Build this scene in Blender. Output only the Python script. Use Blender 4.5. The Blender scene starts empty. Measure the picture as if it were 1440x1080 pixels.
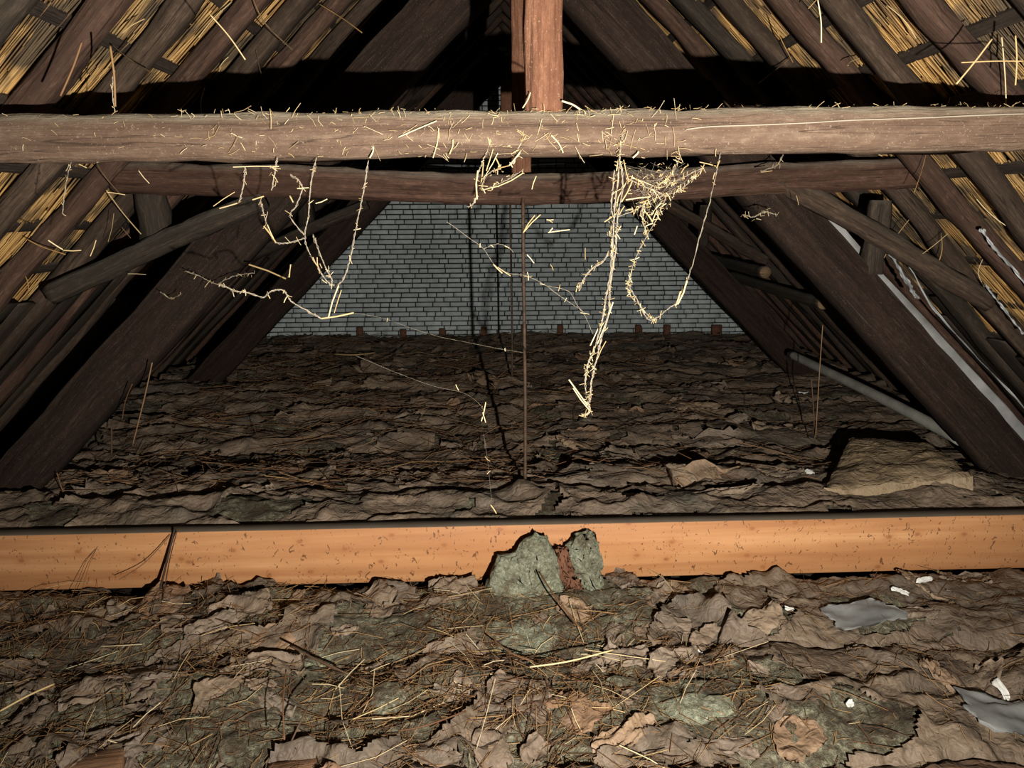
import bpy, math, random
import numpy as np
from mathutils import Vector, Matrix

# ------------------------------------------------------------------ camera, world, light, exposure
scene = bpy.context.scene
F = 1082.0
CAM = np.array([-0.17, 0.0, 1.6])
PITCH, YAW, ROLL = math.radians(12.7), math.radians(1.6), math.radians(0.4)
FW = np.array([math.sin(YAW) * math.cos(PITCH), math.cos(YAW) * math.cos(PITCH), -math.sin(PITCH)])
_rt = np.array([math.cos(YAW), -math.sin(YAW), 0.0])
_up = np.cross(_rt, FW)
RT = math.cos(ROLL) * _rt - math.sin(ROLL) * _up
UP = math.sin(ROLL) * _rt + math.cos(ROLL) * _up
cam_data = bpy.data.cameras.new('camera')
cam_data.sensor_fit = 'HORIZONTAL'; cam_data.sensor_width = 36.0
cam_data.lens = 36.0 * F / 1440.0
cam_data.clip_start = 0.02
cam = bpy.data.objects.new('camera', cam_data)
scene.collection.objects.link(cam)
cam.matrix_world = Matrix(((RT[0], UP[0], -FW[0], CAM[0]), (RT[1], UP[1], -FW[1], CAM[1]),
                           (RT[2], UP[2], -FW[2], CAM[2]), (0, 0, 0, 1)))
scene.camera = cam

world = bpy.data.worlds.new('dark_attic'); scene.world = world
world.use_nodes = True
world.node_tree.nodes['Background'].inputs[0].default_value = (0.0, 0.0, 0.0, 1)
world.node_tree.nodes['Background'].inputs[1].default_value = 0.0

ld = bpy.data.lights.new('torch', 'SPOT')               # hand torch right of and below the lens
ld.energy = 980.0; ld.color = (1.0, 0.93, 0.84)
ld.spot_size = math.radians(122); ld.spot_blend = 1.0; ld.shadow_soft_size = 0.012
torch = bpy.data.objects.new('torch', ld); scene.collection.objects.link(torch)
LPOS = Vector((0.265, -0.10, 1.28))
torch.location = LPOS
torch.rotation_euler = (Vector((0.05, 6.0, 1.45)) - LPOS).to_track_quat('-Z', 'Y').to_euler()

scene.view_settings.view_transform = 'Standard'
scene.view_settings.look = 'None'
scene.view_settings.gamma = 1.0
scene.view_settings.use_curve_mapping = False
scene.view_settings.exposure = 0.0

# ------------------------------------------------------------------ helpers
C = scene.collection
rng = np.random.default_rng(7)
random.seed(7)

def ray(x, y):
    return FW + RT * (x - 720) / F + UP * (540 - y) / F
def P(x, y, d):                       # point of the photograph at a distance d down the attic
    v = ray(x, y); return CAM + v * (d / v[1])
def FL(x, y, z=0.0):                  # point of the photograph on the level z
    v = ray(x, y); return CAM + v * ((z - 1.6) / v[2])

def link(o, parent=None):
    C.objects.link(o)
    if parent is not None: o.parent = parent
    return o
def tag(o, label=None, cat=None, group=None, kind=None):
    if label: o['label'] = label
    if cat: o['category'] = cat
    if group: o['group'] = group
    if kind: o['kind'] = kind
    return o
def empty(name, loc=(0, 0, 0)):
    o = bpy.data.objects.new(name, None); o.empty_display_size = 0.1
    o.location = loc
    return link(o)
def mesh_np(name, V, Q, attrs=None, smooth=False):
    """V (n,3); Q (m,4) quads or a list of arrays of faces of equal size"""
    me = bpy.data.meshes.new(name)
    V = np.asarray(V, dtype=np.float32)
    faces = Q if isinstance(Q, list) else [Q]
    faces = [np.asarray(f, dtype=np.int32) for f in faces if len(f)]
    loops = np.concatenate([f.ravel() for f in faces])
    tot = np.concatenate([np.full(len(f), f.shape[1], dtype=np.int32) for f in faces])
    start = np.concatenate([[0], np.cumsum(tot)[:-1]]).astype(np.int32)
    me.vertices.add(len(V)); me.vertices.foreach_set('co', V.ravel())
    me.loops.add(len(loops)); me.loops.foreach_set('vertex_index', loops)
    me.polygons.add(len(tot)); me.polygons.foreach_set('loop_start', start)
    me.polygons.foreach_set('loop_total', tot)
    if smooth: me.polygons.foreach_set('use_smooth', np.ones(len(tot), dtype=bool))
    for k, a in (attrs or {}).items():
        a = np.asarray(a, dtype=np.float32)
        if a.ndim == 1:
            at = me.attributes.new(k, 'FLOAT', 'POINT'); at.data.foreach_set('value', a)
        else:
            at = me.attributes.new(k, 'FLOAT_VECTOR', 'POINT'); at.data.foreach_set('vector', a.ravel())
    me.update(calc_edges=True)
    return me
def obj(name, me, mat, parent=None):
    o = bpy.data.objects.new(name, me)
    if mat is not None and not me.materials: me.materials.append(mat)
    link(o)
    if parent is not None:
        o.parent = parent
        o.matrix_parent_inverse = Matrix.Translation(-Vector(parent.location))
    return o

# --- numpy noise
def _hash(ix, iy, seed):
    h = (ix.astype(np.int64) * 374761393 + iy.astype(np.int64) * 668265263 + seed * 974634777) & 0x7fffffff
    h = ((h ^ (h >> 13)) * 1274126177) & 0x7fffffff
    h = (h ^ (h >> 16)) & 0x7fffffff
    return h / float(0x7fffffff)
def gnoise(x, y, seed=0):
    x = np.asarray(x, dtype=np.float64); y = np.asarray(y, dtype=np.float64)
    x0 = np.floor(x); y0 = np.floor(y); fx = x - x0; fy = y - y0
    def g(dx, dy):
        a = _hash(x0 + dx, y0 + dy, seed) * 2 * np.pi
        return np.cos(a) * (fx - dx) + np.sin(a) * (fy - dy)
    u = fx * fx * fx * (fx * (fx * 6 - 15) + 10); v = fy * fy * fy * (fy * (fy * 6 - 15) + 10)
    a = g(0, 0) * (1 - u) + g(1, 0) * u
    b = g(0, 1) * (1 - u) + g(1, 1) * u
    return (a * (1 - v) + b * v) * 1.5
def fbm(x, y, oct=4, seed=0):
    r = 0; a = 1.0; f = 1.0; t = 0
    for i in range(oct):
        r = r + a * gnoise(x * f, y * f, seed + i * 17); t += a; a *= 0.5; f *= 2.03
    return r / t
def ridge(x, y, oct=3, seed=0):
    r = 0; a = 1.0; f = 1.0; t = 0
    for i in range(oct):
        r = r + a * (1 - np.abs(gnoise(x * f, y * f, seed + i * 31)) * 2.2); t += a; a *= 0.5; f *= 2.1
    return r / t
def crease(x, y, seed=0):
    """crumpled paper: sharp crests between smooth hollows"""
    wx = x + 0.5 * gnoise(x * .7, y * .7, seed + 3); wy = y + 0.5 * gnoise(x * .7, y * .7, seed + 4)
    return 1 - 2.4 * np.abs(gnoise(wx, wy, seed)) + 0.5 * (0.5 - np.abs(gnoise(wx * 2.3 + 5, wy * 2.3, seed + 1)) * 2) + 0.6 * gnoise(x * .45, y * .45, seed + 2)

# --- tubes and stalks
def stalks(P0, P1, R, bend=0.0, sides=3):
    """N thin stalks as prisms; returns V, Q, rnd"""
    P0 = np.asarray(P0, float); P1 = np.asarray(P1, float); n = len(P0); R = np.broadcast_to(R, (n,))
    D = P1 - P0; L = np.linalg.norm(D, axis=1, keepdims=True) + 1e-9; D = D / L
    ref = np.where(np.abs(D[:, 2:3]) > 0.9, np.array([[1.0, 0, 0]]), np.array([[0, 0, 1.0]]))
    A = np.cross(D, ref); A /= np.linalg.norm(A, axis=1, keepdims=True) + 1e-9
    B = np.cross(D, A)
    rings = []
    if np.any(bend):
        mid = (P0 + P1) / 2 + (A * rng.normal(0, 1, (n, 1)) + B * rng.normal(0, 1, (n, 1))) * L * bend
        cs = [P0, mid, P1]
    else:
        cs = [P0, P1]
    ph = rng.uniform(0, 6.28, (n, 1))
    for c in cs:
        for k in range(sides):
            a = ph + 2 * math.pi * k / sides
            rings.append(c + (A * np.cos(a) + B * np.sin(a)) * R[:, None])
    V = np.stack(rings, axis=1)                        # n, rings*sides, 3
    m = len(cs); q = []
    for j in range(m - 1):
        for k in range(sides):
            q.append([j * sides + k, j * sides + (k + 1) % sides, (j + 1) * sides + (k + 1) % sides, (j + 1) * sides + k])
    q = np.array(q); per = m * sides
    Q = (q[None] + (np.arange(n) * per)[:, None, None]).reshape(-1, 4)
    rnd = np.repeat(rng.uniform(0, 1, n), per)
    return V.reshape(-1, 3), Q, rnd
def tube(path, radii, sides=6, cap=True):
    path = np.asarray(path, float); n = len(path); radii = np.broadcast_to(radii, (n,))
    T = np.gradient(path, axis=0); T /= np.linalg.norm(T, axis=1, keepdims=True) + 1e-9
    ref = np.array([0, 0, 1.0]) if abs(T[:, 2].mean()) < 0.8 else np.array([0, 1.0, 0])
    V = []
    for i in range(n):
        a = np.cross(T[i], ref); a /= np.linalg.norm(a) + 1e-9; b = np.cross(T[i], a)
        for k in range(sides):
            t = 2 * math.pi * k / sides
            V.append(path[i] + (a * math.cos(t) + b * math.sin(t)) * radii[i])
    Q = [[i * sides + k, i * sides + (k + 1) % sides, (i + 1) * sides + (k + 1) % sides, (i + 1) * sides + k]
         for i in range(n - 1) for k in range(sides)]
    faces = [np.array(Q)]
    if cap: faces.append(np.array([list(range(sides))[::-1], [(n - 1) * sides + k for k in range(sides)]]))
    return np.array(V), faces
def merge(parts):
    Vs, fs, off, at = [], {}, 0, []
    for p in parts:
        V, faces = p[0], p[1]
        faces = faces if isinstance(faces, list) else [faces]
        for f in faces:
            f = np.asarray(f)
            fs.setdefault(f.shape[1], []).append(f + off)
        Vs.append(V); off += len(V)
        at.append(p[2] if len(p) > 2 else np.full(len(V), random.random()))
    return np.concatenate(Vs), [np.concatenate(v) for v in fs.values()], np.concatenate(at)
def smooth_path(pts, n):
    pts = np.asarray(pts, float)
    t = np.linspace(0, len(pts) - 1, n); i = np.clip(np.floor(t).astype(int), 0, len(pts) - 2); f = (t - i)[:, None]
    p0 = pts[np.clip(i - 1, 0, len(pts) - 1)]; p1 = pts[i]; p2 = pts[i + 1]; p3 = pts[np.clip(i + 2, 0, len(pts) - 1)]
    return 0.5 * ((2 * p1) + (-p0 + p2) * f + (2 * p0 - 5 * p1 + 4 * p2 - p3) * f ** 2 + (-p0 + 3 * p1 - 3 * p2 + p3) * f ** 3)

def beam_mesh(name, path, w, h, side, chamfer=0.012, seg=24, wob=0.006, rough=0.003, seed=0):
    """timber swept along path; w = size along `side`, h = size across; carries grain coordinates"""
    path = np.asarray(path, float)
    path = smooth_path(path, seg) if len(path) > 2 else path[0] + (path[1] - path[0]) * np.linspace(0, 1, seg)[:, None]
    n = len(path)
    T = np.gradient(path, axis=0); T /= np.linalg.norm(T, axis=1, keepdims=True)
    S = np.asarray(side, float)[None] - T * (T @ np.asarray(side, float))[:, None]
    S /= np.linalg.norm(S, axis=1, keepdims=True)
    N = np.cross(T, S)
    L = np.concatenate([[0], np.cumsum(np.linalg.norm(np.diff(path, axis=0), axis=1))])
    c = chamfer; a, b = w / 2, h / 2
    prof = [(-a + c, -b), (0, -b), (a - c, -b), (a, -b + c), (a, 0), (a, b - c), (a - c, b), (0, b), (-a + c, b), (-a, b - c), (-a, 0), (-a, -b + c)]
    k = len(prof); V = np.zeros((n, k, 3)); G = np.zeros((n, k, 3)); off = random.random() * 50
    dx = wob * gnoise(L * 1.3 + seed * 3.1, L * 0 + seed, 3); dy = wob * gnoise(L * 1.3 + seed * 5.7, L * 0 + seed, 8)
    for j, (u, v) in enumerate(prof):
        r = 1 + rough / max(a, b) * gnoise(L * 6 + j * 3.3 + seed, L * 0 + j * 1.7 + seed, 21) * 2
        V[:, j] = path + S * (u * r + dx)[:, None] + N * (v * r + dy)[:, None]
        G[:, j, 0] = L + off; G[:, j, 1] = u + off; G[:, j, 2] = v + off
    V = V.reshape(-1, 3); G = G.reshape(-1, 3)
    Q = np.array([[i * k + j, i * k + (j + 1) % k, (i + 1) * k + (j + 1) % k, (i + 1) * k + j] for i in range(n - 1) for j in range(k)])
    caps = np.array([list(range(k))[::-1], [(n - 1) * k + j for j in range(k)]])
    return mesh_np(name, V, [Q, caps], {'grain': G})

def grid_mesh(name, X, Y, Z, keep=None, attrs=None, smooth=True):
    ny, nx = X.shape
    idx = np.arange(nx * ny).reshape(ny, nx)
    Q = np.stack([idx[:-1, :-1], idx[:-1, 1:], idx[1:, 1:], idx[1:, :-1]], axis=-1).reshape(-1, 4)
    if keep is not None: Q = Q[keep.ravel()]
    V = np.stack([X, Y, Z], axis=-1).reshape(-1, 3)
    used = np.zeros(len(V), bool); used[Q.ravel()] = True
    remap = np.cumsum(used) - 1
    return mesh_np(name, V[used], remap[Q], {k: a.ravel()[used] for k, a in (attrs or {}).items()}, smooth)

# ------------------------------------------------------------------ materials
def new_mat(name):
    m = bpy.data.materials.new(name); m.use_nodes = True
    nt = m.node_tree; b = nt.nodes['Principled BSDF']
    b.inputs['Roughness'].default_value = 0.85
    b.inputs['Specular IOR Level'].default_value = 0.2
    return m, nt, b
def N(nt, t, **kw):
    n = nt.nodes.new(t)
    for k, v in kw.items(): setattr(n, k, v)
    return n
def ramp(nt, fac, stops):
    r = N(nt, 'ShaderNodeValToRGB'); e = r.color_ramp.elements
    while len(e) > 1: e.remove(e[-1])
    e[0].position = stops[0][0]; e[0].color = (*stops[0][1], 1)
    for p, c in stops[1:]:
        x = e.new(p); x.color = (*c, 1)
    nt.links.new(fac, r.inputs[0]); return r.outputs[0]
def mix(nt, fac, a, b, mode='MIX'):
    m = N(nt, 'ShaderNodeMix', data_type='RGBA', blend_type=mode)
    for s, v in ((m.inputs[0], fac), (m.inputs[6], a), (m.inputs[7], b)):
        if isinstance(v, bpy.types.NodeSocket): nt.links.new(v, s)
        elif isinstance(v, (int, float)): s.default_value = v
        else: s.default_value = (*v, 1)
    return m.outputs[2]
def noise(nt, vec, scale, detail=4, rough=0.55, dist=0.0):
    n = N(nt, 'ShaderNodeTexNoise'); n.inputs['Scale'].default_value = scale
    n.inputs['Detail'].default_value = detail; n.inputs['Roughness'].default_value = rough
    n.inputs['Distortion'].default_value = dist
    if vec is not None: nt.links.new(vec, n.inputs['Vector'])
    return n.outputs['Fac']
def mapping(nt, vec, scale):
    m = N(nt, 'ShaderNodeMapping'); m.inputs['Scale'].default_value = scale
    nt.links.new(vec, m.inputs['Vector']); return m.outputs[0]
def bump(nt, b, h, strength=0.4, dist=0.01):
    n = N(nt, 'ShaderNodeBump'); n.inputs['Strength'].default_value = strength; n.inputs['Distance'].default_value = dist
    nt.links.new(h, n.inputs['Height']); nt.links.new(n.outputs[0], b.inputs['Normal'])
def pos(nt): return N(nt, 'ShaderNodeNewGeometry').outputs['Position']
def attr(nt, name, out='Vector'): return N(nt, 'ShaderNodeAttribute', attribute_name=name).outputs[out]
def mapr(nt, v, a, b, c=0.0, d=1.0):
    m = N(nt, 'ShaderNodeMapRange'); nt.links.new(v, m.inputs[0])
    for i, x in enumerate((a, b, c, d)): m.inputs[i + 1].default_value = x
    return m.outputs[0]

def wood(name, dark, mid, light, dust=(0.30, 0.27, 0.21), dust_amt=0.7, streak=0.3, blot=0.5, grain=26, bstr=0.5, speck=0.0):
    m, nt, b = new_mat(name)
    g = attr(nt, 'grain')
    n1 = noise(nt, mapping(nt, g, (1.6, grain, grain)), 1.0, 5, 0.6, 0.3)
    n2 = noise(nt, mapping(nt, g, (0.9, 4, 4)), 1.0, 4)
    n3 = noise(nt, mapping(nt, g, (4, 110, 110)), 1.0, 4, 0.65)
    n4 = noise(nt, mapping(nt, g, (22, 60, 60)), 1.0, 5, 0.7)
    col = ramp(nt, n1, [(0.3, dark), (0.5, mid), (0.72, light)])
    col = mix(nt, mapr(nt, n2, 0.42, 0.68, 0, blot), col, dark)
    col = mix(nt, mapr(nt, n3, 0.60, 0.75, 0, streak), col, dust)
    col = mix(nt, mapr(nt, n4, 0.40, 0.62, 0.55, 0), col, dark)
    col = mix(nt, mapr(nt, n4, 0.58, 0.76, 0, 0.5), col, light)
    cn = noise(nt, mapping(nt, g, (0.7, 34, 34)), 1.0, 3, 0.5, 0.6)
    cs = N(nt, 'ShaderNodeMath', operation='SUBTRACT'); nt.links.new(cn, cs.inputs[0]); cs.inputs[1].default_value = 0.5
    ca = N(nt, 'ShaderNodeMath', operation='ABSOLUTE'); nt.links.new(cs.outputs[0], ca.inputs[0])
    col = mix(nt, mapr(nt, ca.outputs[0], 0.004, 0.016, 0.75, 0), col, tuple(c * .45 for c in dark))
    if speck:
        sp = noise(nt, pos(nt), 150, 3, 0.6)
        col = mix(nt, mapr(nt, sp, 0.62, 0.70, 0, speck), col, (0.5, 0.42, 0.28))
    nz = N(nt, 'ShaderNodeSeparateXYZ'); nt.links.new(N(nt, 'ShaderNodeNewGeometry').outputs['Normal'], nz.inputs[0])
    dn = noise(nt, pos(nt), 14, 5, 0.65)
    up = N(nt, 'ShaderNodeMath', operation='MULTIPLY'); nt.links.new(mapr(nt, nz.outputs[2], 0.25, 0.8, 0, dust_amt), up.inputs[0]); nt.links.new(mapr(nt, dn, 0.3, 0.6, 0.4, 1), up.inputs[1])
    col = mix(nt, up.outputs[0], col, dust)
    nt.links.new(col, b.inputs['Base Color'])
    hn = N(nt, 'ShaderNodeMath', operation='ADD'); nt.links.new(n4, hn.inputs[0]); nt.links.new(n3, hn.inputs[1])
    bump(nt, b, hn.outputs[0], bstr, 0.010)
    return m
M = {}
M['principal'] = wood('principal_timber', (0.013, 0.0075, 0.005), (0.027, 0.0155, 0.0105), (0.048, 0.029, 0.020), dust=(0.19, 0.155, 0.115), dust_amt=0.5, streak=0.32, speck=0.10)
M['collar'] = wood('collar_timber', (0.036, 0.018, 0.012), (0.090, 0.048, 0.032), (0.165, 0.097, 0.067), dust=(0.26, 0.22, 0.17), dust_amt=0.6, streak=0.18)
M['frontbeam'] = wood('dusty_timber', (0.085, 0.052, 0.035), (0.172, 0.113, 0.077), (0.265, 0.193, 0.137), dust=(0.31, 0.27, 0.195), dust_amt=0.9, streak=0.4, blot=0.65, speck=0.35, bstr=0.5)
M['post'] = wood('red_timber', (0.115, 0.048, 0.026), (0.225, 0.105, 0.060), (0.32, 0.165, 0.10), dust=(0.34, 0.22, 0.15), dust_amt=0.6, streak=0.4, blot=0.35, speck=0.35, grain=34, bstr=0.8)
M['rafter'] = wood('rafter_timber', (0.030, 0.020, 0.014), (0.070, 0.047, 0.032), (0.14, 0.097, 0.066), dust=(0.19, 0.16, 0.12), dust_amt=0.5, streak=0.35, blot=0.75)
M['rafter_red'] = wood('reddish_rafter_timber', (0.042, 0.024, 0.017), (0.098, 0.056, 0.038), (0.18, 0.108, 0.074), dust=(0.24, 0.19, 0.14), dust_amt=0.5, streak=0.35, blot=0.7)
M['rafter_dark'] = wood('dark_rafter_timber', (0.024, 0.019, 0.014), (0.054, 0.040, 0.029), (0.105, 0.079, 0.056), dust=(0.16, 0.15, 0.12), dust_amt=0.5, streak=0.3, blot=0.7)
M['batten'] = wood('batten_timber', (0.025, 0.019, 0.015), (0.055, 0.040, 0.030), (0.09, 0.066, 0.048), dust_amt=0.3, streak=0.2)
M['endgrain'] = wood('log_end', (0.16, 0.10, 0.05), (0.27, 0.18, 0.10), (0.36, 0.25, 0.14), dust_amt=0.2, streak=0.2)

def pine():
    m, nt, b = new_mat('planed_pine')
    g = attr(nt, 'grain')
    n1 = noise(nt, mapping(nt, g, (0.7, 16, 16)), 1.0, 5, 0.55, 0.4)
    n2 = noise(nt, mapping(nt, g, (1.0, 3, 3)), 1.0, 3)
    col = ramp(nt, n1, [(0.3, (0.33, 0.145, 0.058)), (0.5, (0.44, 0.215, 0.092)), (0.7, (0.55, 0.30, 0.14))])
    col = mix(nt, mapr(nt, n2, 0.42, 0.68, 0, 0.6), col, (0.34, 0.15, 0.06))
    vo = N(nt, 'ShaderNodeTexVoronoi', voronoi_dimensions='2D'); vo.inputs['Scale'].default_value = 1.0
    sx = N(nt, 'ShaderNodeSeparateXYZ'); nt.links.new(mapping(nt, g, (4.2, 1, 6.0)), sx.inputs[0])
    cx = N(nt, 'ShaderNodeCombineXYZ'); nt.links.new(sx.outputs[0], cx.inputs[0]); nt.links.new(sx.outputs[2], cx.inputs[1])
    nt.links.new(cx.outputs[0], vo.inputs['Vector'])
    col = mix(nt, mapr(nt, vo.outputs['Distance'], 0.03, 0.075, 0.75, 0), col, (0.20, 0.075, 0.03))       # knots
    col = mix(nt, mapr(nt, vo.outputs['Distance'], 0.06, 0.20, 0.4, 0), col, (0.36, 0.15, 0.055))
    sp = noise(nt, mapping(nt, pos(nt), (48, 48, 30)), 1.0, 3, 0.5, 1.5)
    col = mix(nt, mapr(nt, sp, 0.635, 0.665, 0, 0.85), col, (0.10, 0.045, 0.02))                          # splinters and dirt
    nz = N(nt, 'ShaderNodeSeparateXYZ'); nt.links.new(N(nt, 'ShaderNodeNewGeometry').outputs['Normal'], nz.inputs[0])
    dn = noise(nt, pos(nt), 9, 4)
    dcol = mix(nt, dn, (0.065, 0.058, 0.046), (0.13, 0.115, 0.09))
    col = mix(nt, mapr(nt, nz.outputs[2], 0.5, 0.8, 0, 0.95), col, dcol)
    nt.links.new(col, b.inputs['Base Color']); b.inputs['Roughness'].default_value = 0.6
    bump(nt, b, n1, 0.12, 0.004)
    return m
M['pine'] = pine()
M['offcut'] = wood('orange_board', (0.13, 0.065, 0.032), (0.24, 0.125, 0.062), (0.33, 0.19, 0.10), dust=(0.2, 0.13, 0.08), dust_amt=0.3)

def reed(name, c0, c1, c2, soot=0.0):
    m, nt, b = new_mat(name)
    r = attr(nt, 'rnd', 'Fac')
    col = ramp(nt, r, [(0.0, c0), (0.45, c1), (1.0, c2)])
    if soot:
        n = noise(nt, pos(nt), 2.6, 4, 0.6)
        col = mix(nt, mapr(nt, n, 0.42, 0.57, 0, soot), col, (0.055, 0.043, 0.030))
    nt.links.new(col, b.inputs['Base Color']); b.inputs['Roughness'].default_value = 0.6
    return m
M['reed'] = reed('thatch_reed', (0.24, 0.125, 0.042), (0.44, 0.255, 0.085), (0.62, 0.40, 0.155), soot=0.92)
M['straw'] = reed('pale_straw', (0.44, 0.30, 0.13), (0.62, 0.48, 0.25), (0.76, 0.64, 0.40))
M['litter'] = reed('straw_litter', (0.055, 0.028, 0.016), (0.155, 0.078, 0.037), (0.36, 0.22, 0.095))
M['chaff'] = reed('brown_chaff', (0.06, 0.035, 0.018), (0.16, 0.095, 0.048), (0.34, 0.22, 0.10))
M['litter_dark'] = reed('dark_straw_litter', (0.050, 0.030, 0.018), (0.125, 0.066, 0.038), (0.27, 0.165, 0.085))
M['web'] = reed('cobweb_thread', (0.26, 0.22, 0.165), (0.36, 0.31, 0.235), (0.46, 0.40, 0.30))
M['twig'] = reed('dark_twig', (0.030, 0.020, 0.014), (0.06, 0.038, 0.025), (0.12, 0.07, 0.042))

def simple(name, c0, c1, scale=8, rough=0.85, bs=0.3, spec=0.2):
    m, nt, b = new_mat(name)
    n = noise(nt, pos(nt), scale, 5, 0.6)
    nt.links.new(ramp(nt, n, [(0.3, c0), (0.7, c1)]), b.inputs['Base Color'])
    b.inputs['Roughness'].default_value = rough; b.inputs['Specular IOR Level'].default_value = spec
    bump(nt, b, noise(nt, pos(nt), scale * 6, 4), bs, 0.004)
    return m
M['backing'] = simple('sooty_thatch', (0.030, 0.022, 0.014), (0.075, 0.052, 0.028), 6)
M['boards'] = simple('dark_floor_boards', (0.03, 0.022, 0.016), (0.06, 0.045, 0.032), 4)
M['mortar'] = simple('dark_mortar', (0.018, 0.018, 0.017), (0.040, 0.041, 0.039), 9)
M['pipe'] = simple('grey_pipe', (0.20, 0.20, 0.175), (0.34, 0.34, 0.30), 7, 0.55, 0.1, 0.35)
M['plastic'] = simple('pale_plastic', (0.34, 0.37, 0.38), (0.62, 0.65, 0.66), 7, 0.4, 0.15, 0.4)
M['greyboard'] = simple('pale_grey_board', (0.22, 0.225, 0.22), (0.40, 0.41, 0.40), 6, 0.7, 0.2)
M['rust'] = simple('brown_steel', (0.035, 0.022, 0.014), (0.11, 0.068, 0.042), 30, 0.6, 0.3, 0.3)
M['redblock'] = simple('reddish_block', (0.10, 0.045, 0.028), (0.19, 0.09, 0.055), 20)
M['white_paper'] = simple('white_scrap', (0.50, 0.50, 0.46), (0.72, 0.72, 0.68), 12, 0.8, 0.2)

def brick_mat():
    m, nt, b = new_mat('whitewashed_brick')
    oi = N(nt, 'ShaderNodeObjectInfo').outputs['Random']
    p = pos(nt)
    n1 = noise(nt, p, 1.6, 4); n2 = noise(nt, p, 11, 5, 0.65)
    col = ramp(nt, n2, [(0.3, (0.38, 0.435, 0.45)), (0.65, (0.63, 0.71, 0.715))])
    col = mix(nt, mapr(nt, n1, 0.45, 0.75, 0, 0.5), col, (0.28, 0.315, 0.315))
    col = mix(nt, mapr(nt, oi, 0, 1, 0, 0.6), col, (0.36, 0.40, 0.395))
    nt.links.new(col, b.inputs['Base Color'])
    bump(nt, b, n2, 0.3, 0.006)
    return m
M['brick'] = brick_mat()

def wool():
    m, nt, b = new_mat('mineral_wool')
    p = pos(nt)
    n1 = noise(nt, p, 45, 6, 0.7, 0.6); n2 = noise(nt, p, 5.5, 4, 0.6); n3 = noise(nt, p, 16, 5, 0.65)
    col = ramp(nt, n1, [(0.32, (0.066, 0.055, 0.035)), (0.5, (0.20, 0.185, 0.122)), (0.66, (0.42, 0.41, 0.29))])
    col = mix(nt, mapr(nt, n2, 0.46, 0.64, 0, 0.85), col, (0.065, 0.046, 0.030))
    col = mix(nt, mapr(nt, n3, 0.50, 0.64, 0, 0.75), col, (0.12, 0.075, 0.042))
    nt.links.new(col, b.inputs['Base Color']); b.inputs['Roughness'].default_value = 1
    bump(nt, b, n1, 1.0, 0.035)
    return m
M['wool'] = wool()
m, nt, b = new_mat('fresh_mineral_wool')
p = pos(nt); n1 = noise(nt, p, 60, 6, 0.75, 0.8); n2 = noise(nt, p, 14, 5, 0.65)
col = ramp(nt, n1, [(0.30, (0.13, 0.132, 0.086)), (0.48, (0.31, 0.325, 0.225)), (0.66, (0.58, 0.60, 0.45))])
col = mix(nt, mapr(nt, n2, 0.47, 0.66, 0, 0.8), col, (0.14, 0.10, 0.058))
nt.links.new(col, b.inputs['Base Color']); b.inputs['Roughness'].default_value = 1.0
bump(nt, b, n1, 1.0, 0.03)
M['clean_wool'] = m

def kraft(name, c0, c1, c2, rnd=False, rough=0.62):
    m, nt, b = new_mat(name)
    p = pos(nt)
    n1 = noise(nt, p, 2.2, 4, 0.6); n2 = noise(nt, p, 24, 5, 0.65); n3 = noise(nt, p, 7, 5, 0.6)
    col = ramp(nt, n1, [(0.3, c0), (0.5, c1), (0.7, c2)])
    if rnd:
        oi = N(nt, 'ShaderNodeObjectInfo').outputs['Random']
        col = mix(nt, 0.65, col, ramp(nt, oi, [(0.0, (0.13, 0.098, 0.074)), (0.35, (0.22, 0.158, 0.105)), (0.6, (0.17, 0.145, 0.120)), (0.8, (0.30, 0.215, 0.135)), (1.0, (0.24, 0.125, 0.062))]))
    col = mix(nt, mapr(nt, n3, 0.46, 0.68, 0, 0.7), col, (0.075, 0.056, 0.040))
    col = mix(nt, mapr(nt, n2, 0.58, 0.72, 0, 0.6), col, (0.045, 0.032, 0.022))
    nt.links.new(col, b.inputs['Base Color']); b.inputs['Roughness'].default_value = rough
    b.inputs['Specular IOR Level'].default_value = 0.3
    cr = []
    for sc in (9, 26):
        ab = N(nt, 'ShaderNodeMath', operation='SUBTRACT'); nt.links.new(noise(nt, p, sc, 2, 0.5, 0.8), ab.inputs[0]); ab.inputs[1].default_value = 0.5
        a2 = N(nt, 'ShaderNodeMath', operation='ABSOLUTE'); nt.links.new(ab.outputs[0], a2.inputs[0]); cr.append(a2.outputs[0])
    ad = N(nt, 'ShaderNodeMath', operation='MULTIPLY_ADD'); nt.links.new(cr[1], ad.inputs[0]); ad.inputs[1].default_value = 0.4; nt.links.new(cr[0], ad.inputs[2])
    bump(nt, b, ad.outputs[0], 0.7, 0.05)
    return m
M['kraft'] = kraft('kraft_facing', (0.095, 0.080, 0.064), (0.150, 0.112, 0.078), (0.205, 0.153, 0.104))
M['kraft_far'] = kraft('lifted_kraft_facing', (0.105, 0.095, 0.076), (0.175, 0.130, 0.092), (0.265, 0.198, 0.138))  # far copy of the facing, tone raised to offset light lost with distance
M['scrap'] = kraft('torn_kraft', (0.16, 0.125, 0.095), (0.21, 0.155, 0.105), (0.27, 0.20, 0.135), rnd=True)
M['kraft_clean'] = kraft('smooth_kraft', (0.23, 0.172, 0.103), (0.27, 0.20, 0.12), (0.31, 0.235, 0.15))
M['dark_paper'] = kraft('dark_brown_sheet', (0.05, 0.03, 0.018), (0.085, 0.05, 0.03), (0.12, 0.07, 0.04))
M['grey_sheet'] = simple('grey_sheet', (0.13, 0.135, 0.13), (0.24, 0.245, 0.235), 6, 0.6, 0.25, 0.3)

# ------------------------------------------------------------------ setting: floor, roof, gable wall
KR = 3.60            # |x| + z on the underside of the rafters
YF, YB = -1.4, 10.12

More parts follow.
